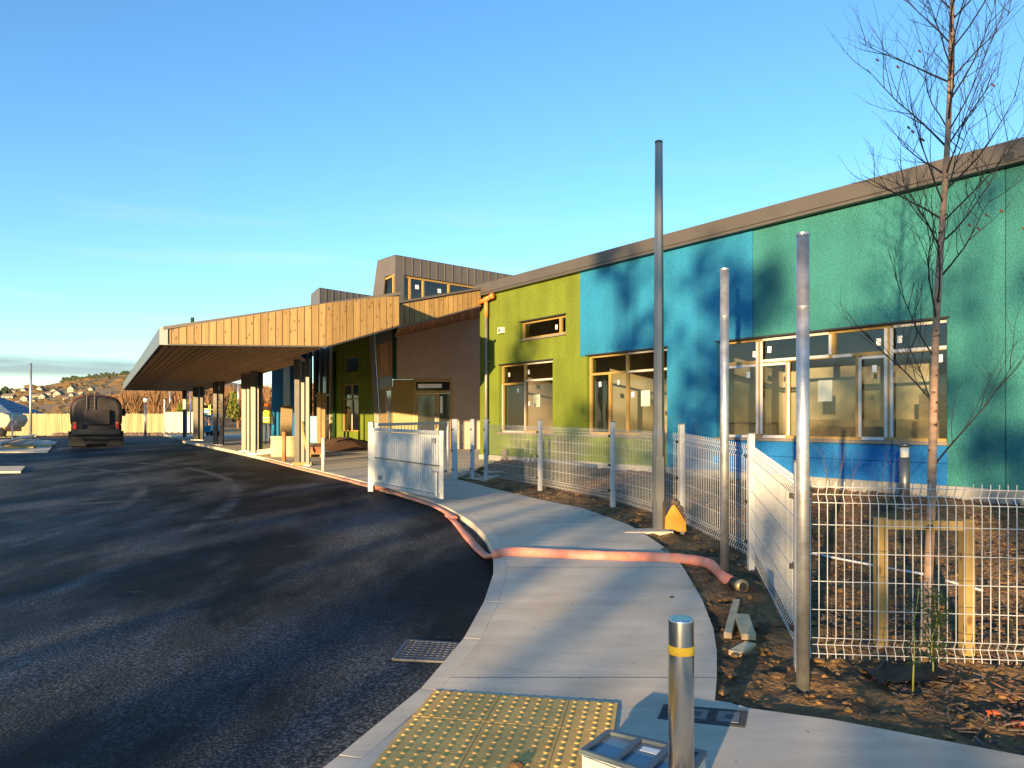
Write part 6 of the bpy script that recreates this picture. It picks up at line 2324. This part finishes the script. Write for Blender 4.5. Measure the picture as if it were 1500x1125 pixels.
yew(264, 612, 590, 75, 17, 'yellow-green conifer above the hoarding left of the last post', 1)
yew(283, 612, 583, 72, 12, 'narrow yellow-green conifer beside the grey pole', 2)
yew(342, 618, 574, 60, 24, 'largest yellow-green conifer between the canopy posts', 3)
# low scrub along the foot of the board fence
sc_ = MB()
for k in range(160):
    px = rg5.uniform(80, 285); y = 57.2 + rg5.uniform(0, .5)
    if px > 240:
        y = 55.4
    b = at(px, 638.5, y)
    sc_.blob((b.x, b.y, b.z + .1), .25, .15, .16, seed=k + 500)
stuff(tag(sc_.build('fence_scrub', M['mulch']), 'dark scrub along the foot of the board fence', 'scrub'))

# ------------------------------------------------------------------ trees and hedge behind the camera that break up the low sun
SD = V((-sin(SUN_AZ), -cos(SUN_AZ), 0)); SP = V((cos(SUN_AZ), -sin(SUN_AZ), 0))
rg6 = random.Random(41)
tl = MB()


def leafy(mb, base, H, R, n_, size, zmin=.3):
    mb.tube([base, base + V((0, 0, H * .9))], [.16, .05], 6)
    nc = max(3, n_ // 26)
    for j in range(nc):
        f_ = rg6.uniform(zmin, 1)
        r = R * sqrt(rg6.random()) * (1.15 - abs(f_ - .6))
        a = rg6.uniform(0, 2 * pi)
        cc_ = base + V((cos(a) * r, sin(a) * r, H * f_))
        for k in range(26):
            c = cc_ + V((rg6.gauss(0, .30), rg6.gauss(0, .30), rg6.gauss(0, .38)))
            l_ = size * rg6.uniform(.5, 1.3)
            u = V((rg6.uniform(-1, 1), rg6.uniform(-1, 1), rg6.uniform(-1, 1))).normalized() * l_
            v = u.cross(V((rg6.uniform(-1, 1), rg6.uniform(-1, 1), .3))).normalized() * l_ * .6
            mb.quad(c - u, c + v, c + u, c - v)


c_ = -8.8
while c_ < 8:                     # tall thin crowns
    D = 40 + rg6.uniform(-4, 5)
    b = SD * D + SP * c_
    leafy(tl, V((b.x, b.y, -.3)), rg6.uniform(11.0, 14.5), 1.3, int(rg6.uniform(130, 290)), .25, .5)
    c_ += rg6.uniform(1.4, 2.2)
# lower bushy growth with gaps between
for c_, H in ((-14.2, 6.0), (-12.6, 6.0), (-11.3, 5.8), (-10.3, 5.9), (-9.4, 6.6), (-7.9, 8.2), (-7.2, 8.0), (-6.6, 7.4), (-5.3, 6.6), (-3.95, 6.8), (-3.4, 7.0), (-2.8, 6.6),
              (-.9, 6.4), (.42, 6.8), (2.0, 7.2), (2.6, 7.6), (4.2, 7.4), (5.2, 8), (6.6, 8)):
    D = 36 + rg6.uniform(-2, 2)
    b = SD * D + SP * c_
    leafy(tl, V((b.x, b.y, -.3)), H, .30, 330, .17, .10)
c_ = -41.0
while c_ < -24.5:                   # dense taller belt that shades the lorry
    D = 38 + rg6.uniform(-3, 3)
    b = SD * D + SP * c_
    leafy(tl, V((b.x, b.y, -.3)), rg6.uniform(9.0, 10.0), 1.3, 620, .32, .03)
    c_ += rg6.uniform(.9, 1.4)
stuff(tag(tl.build('tree_belt', M['dark_conifer']), 'belt of trees and hedge across the road behind the viewpoint', 'woodland'))
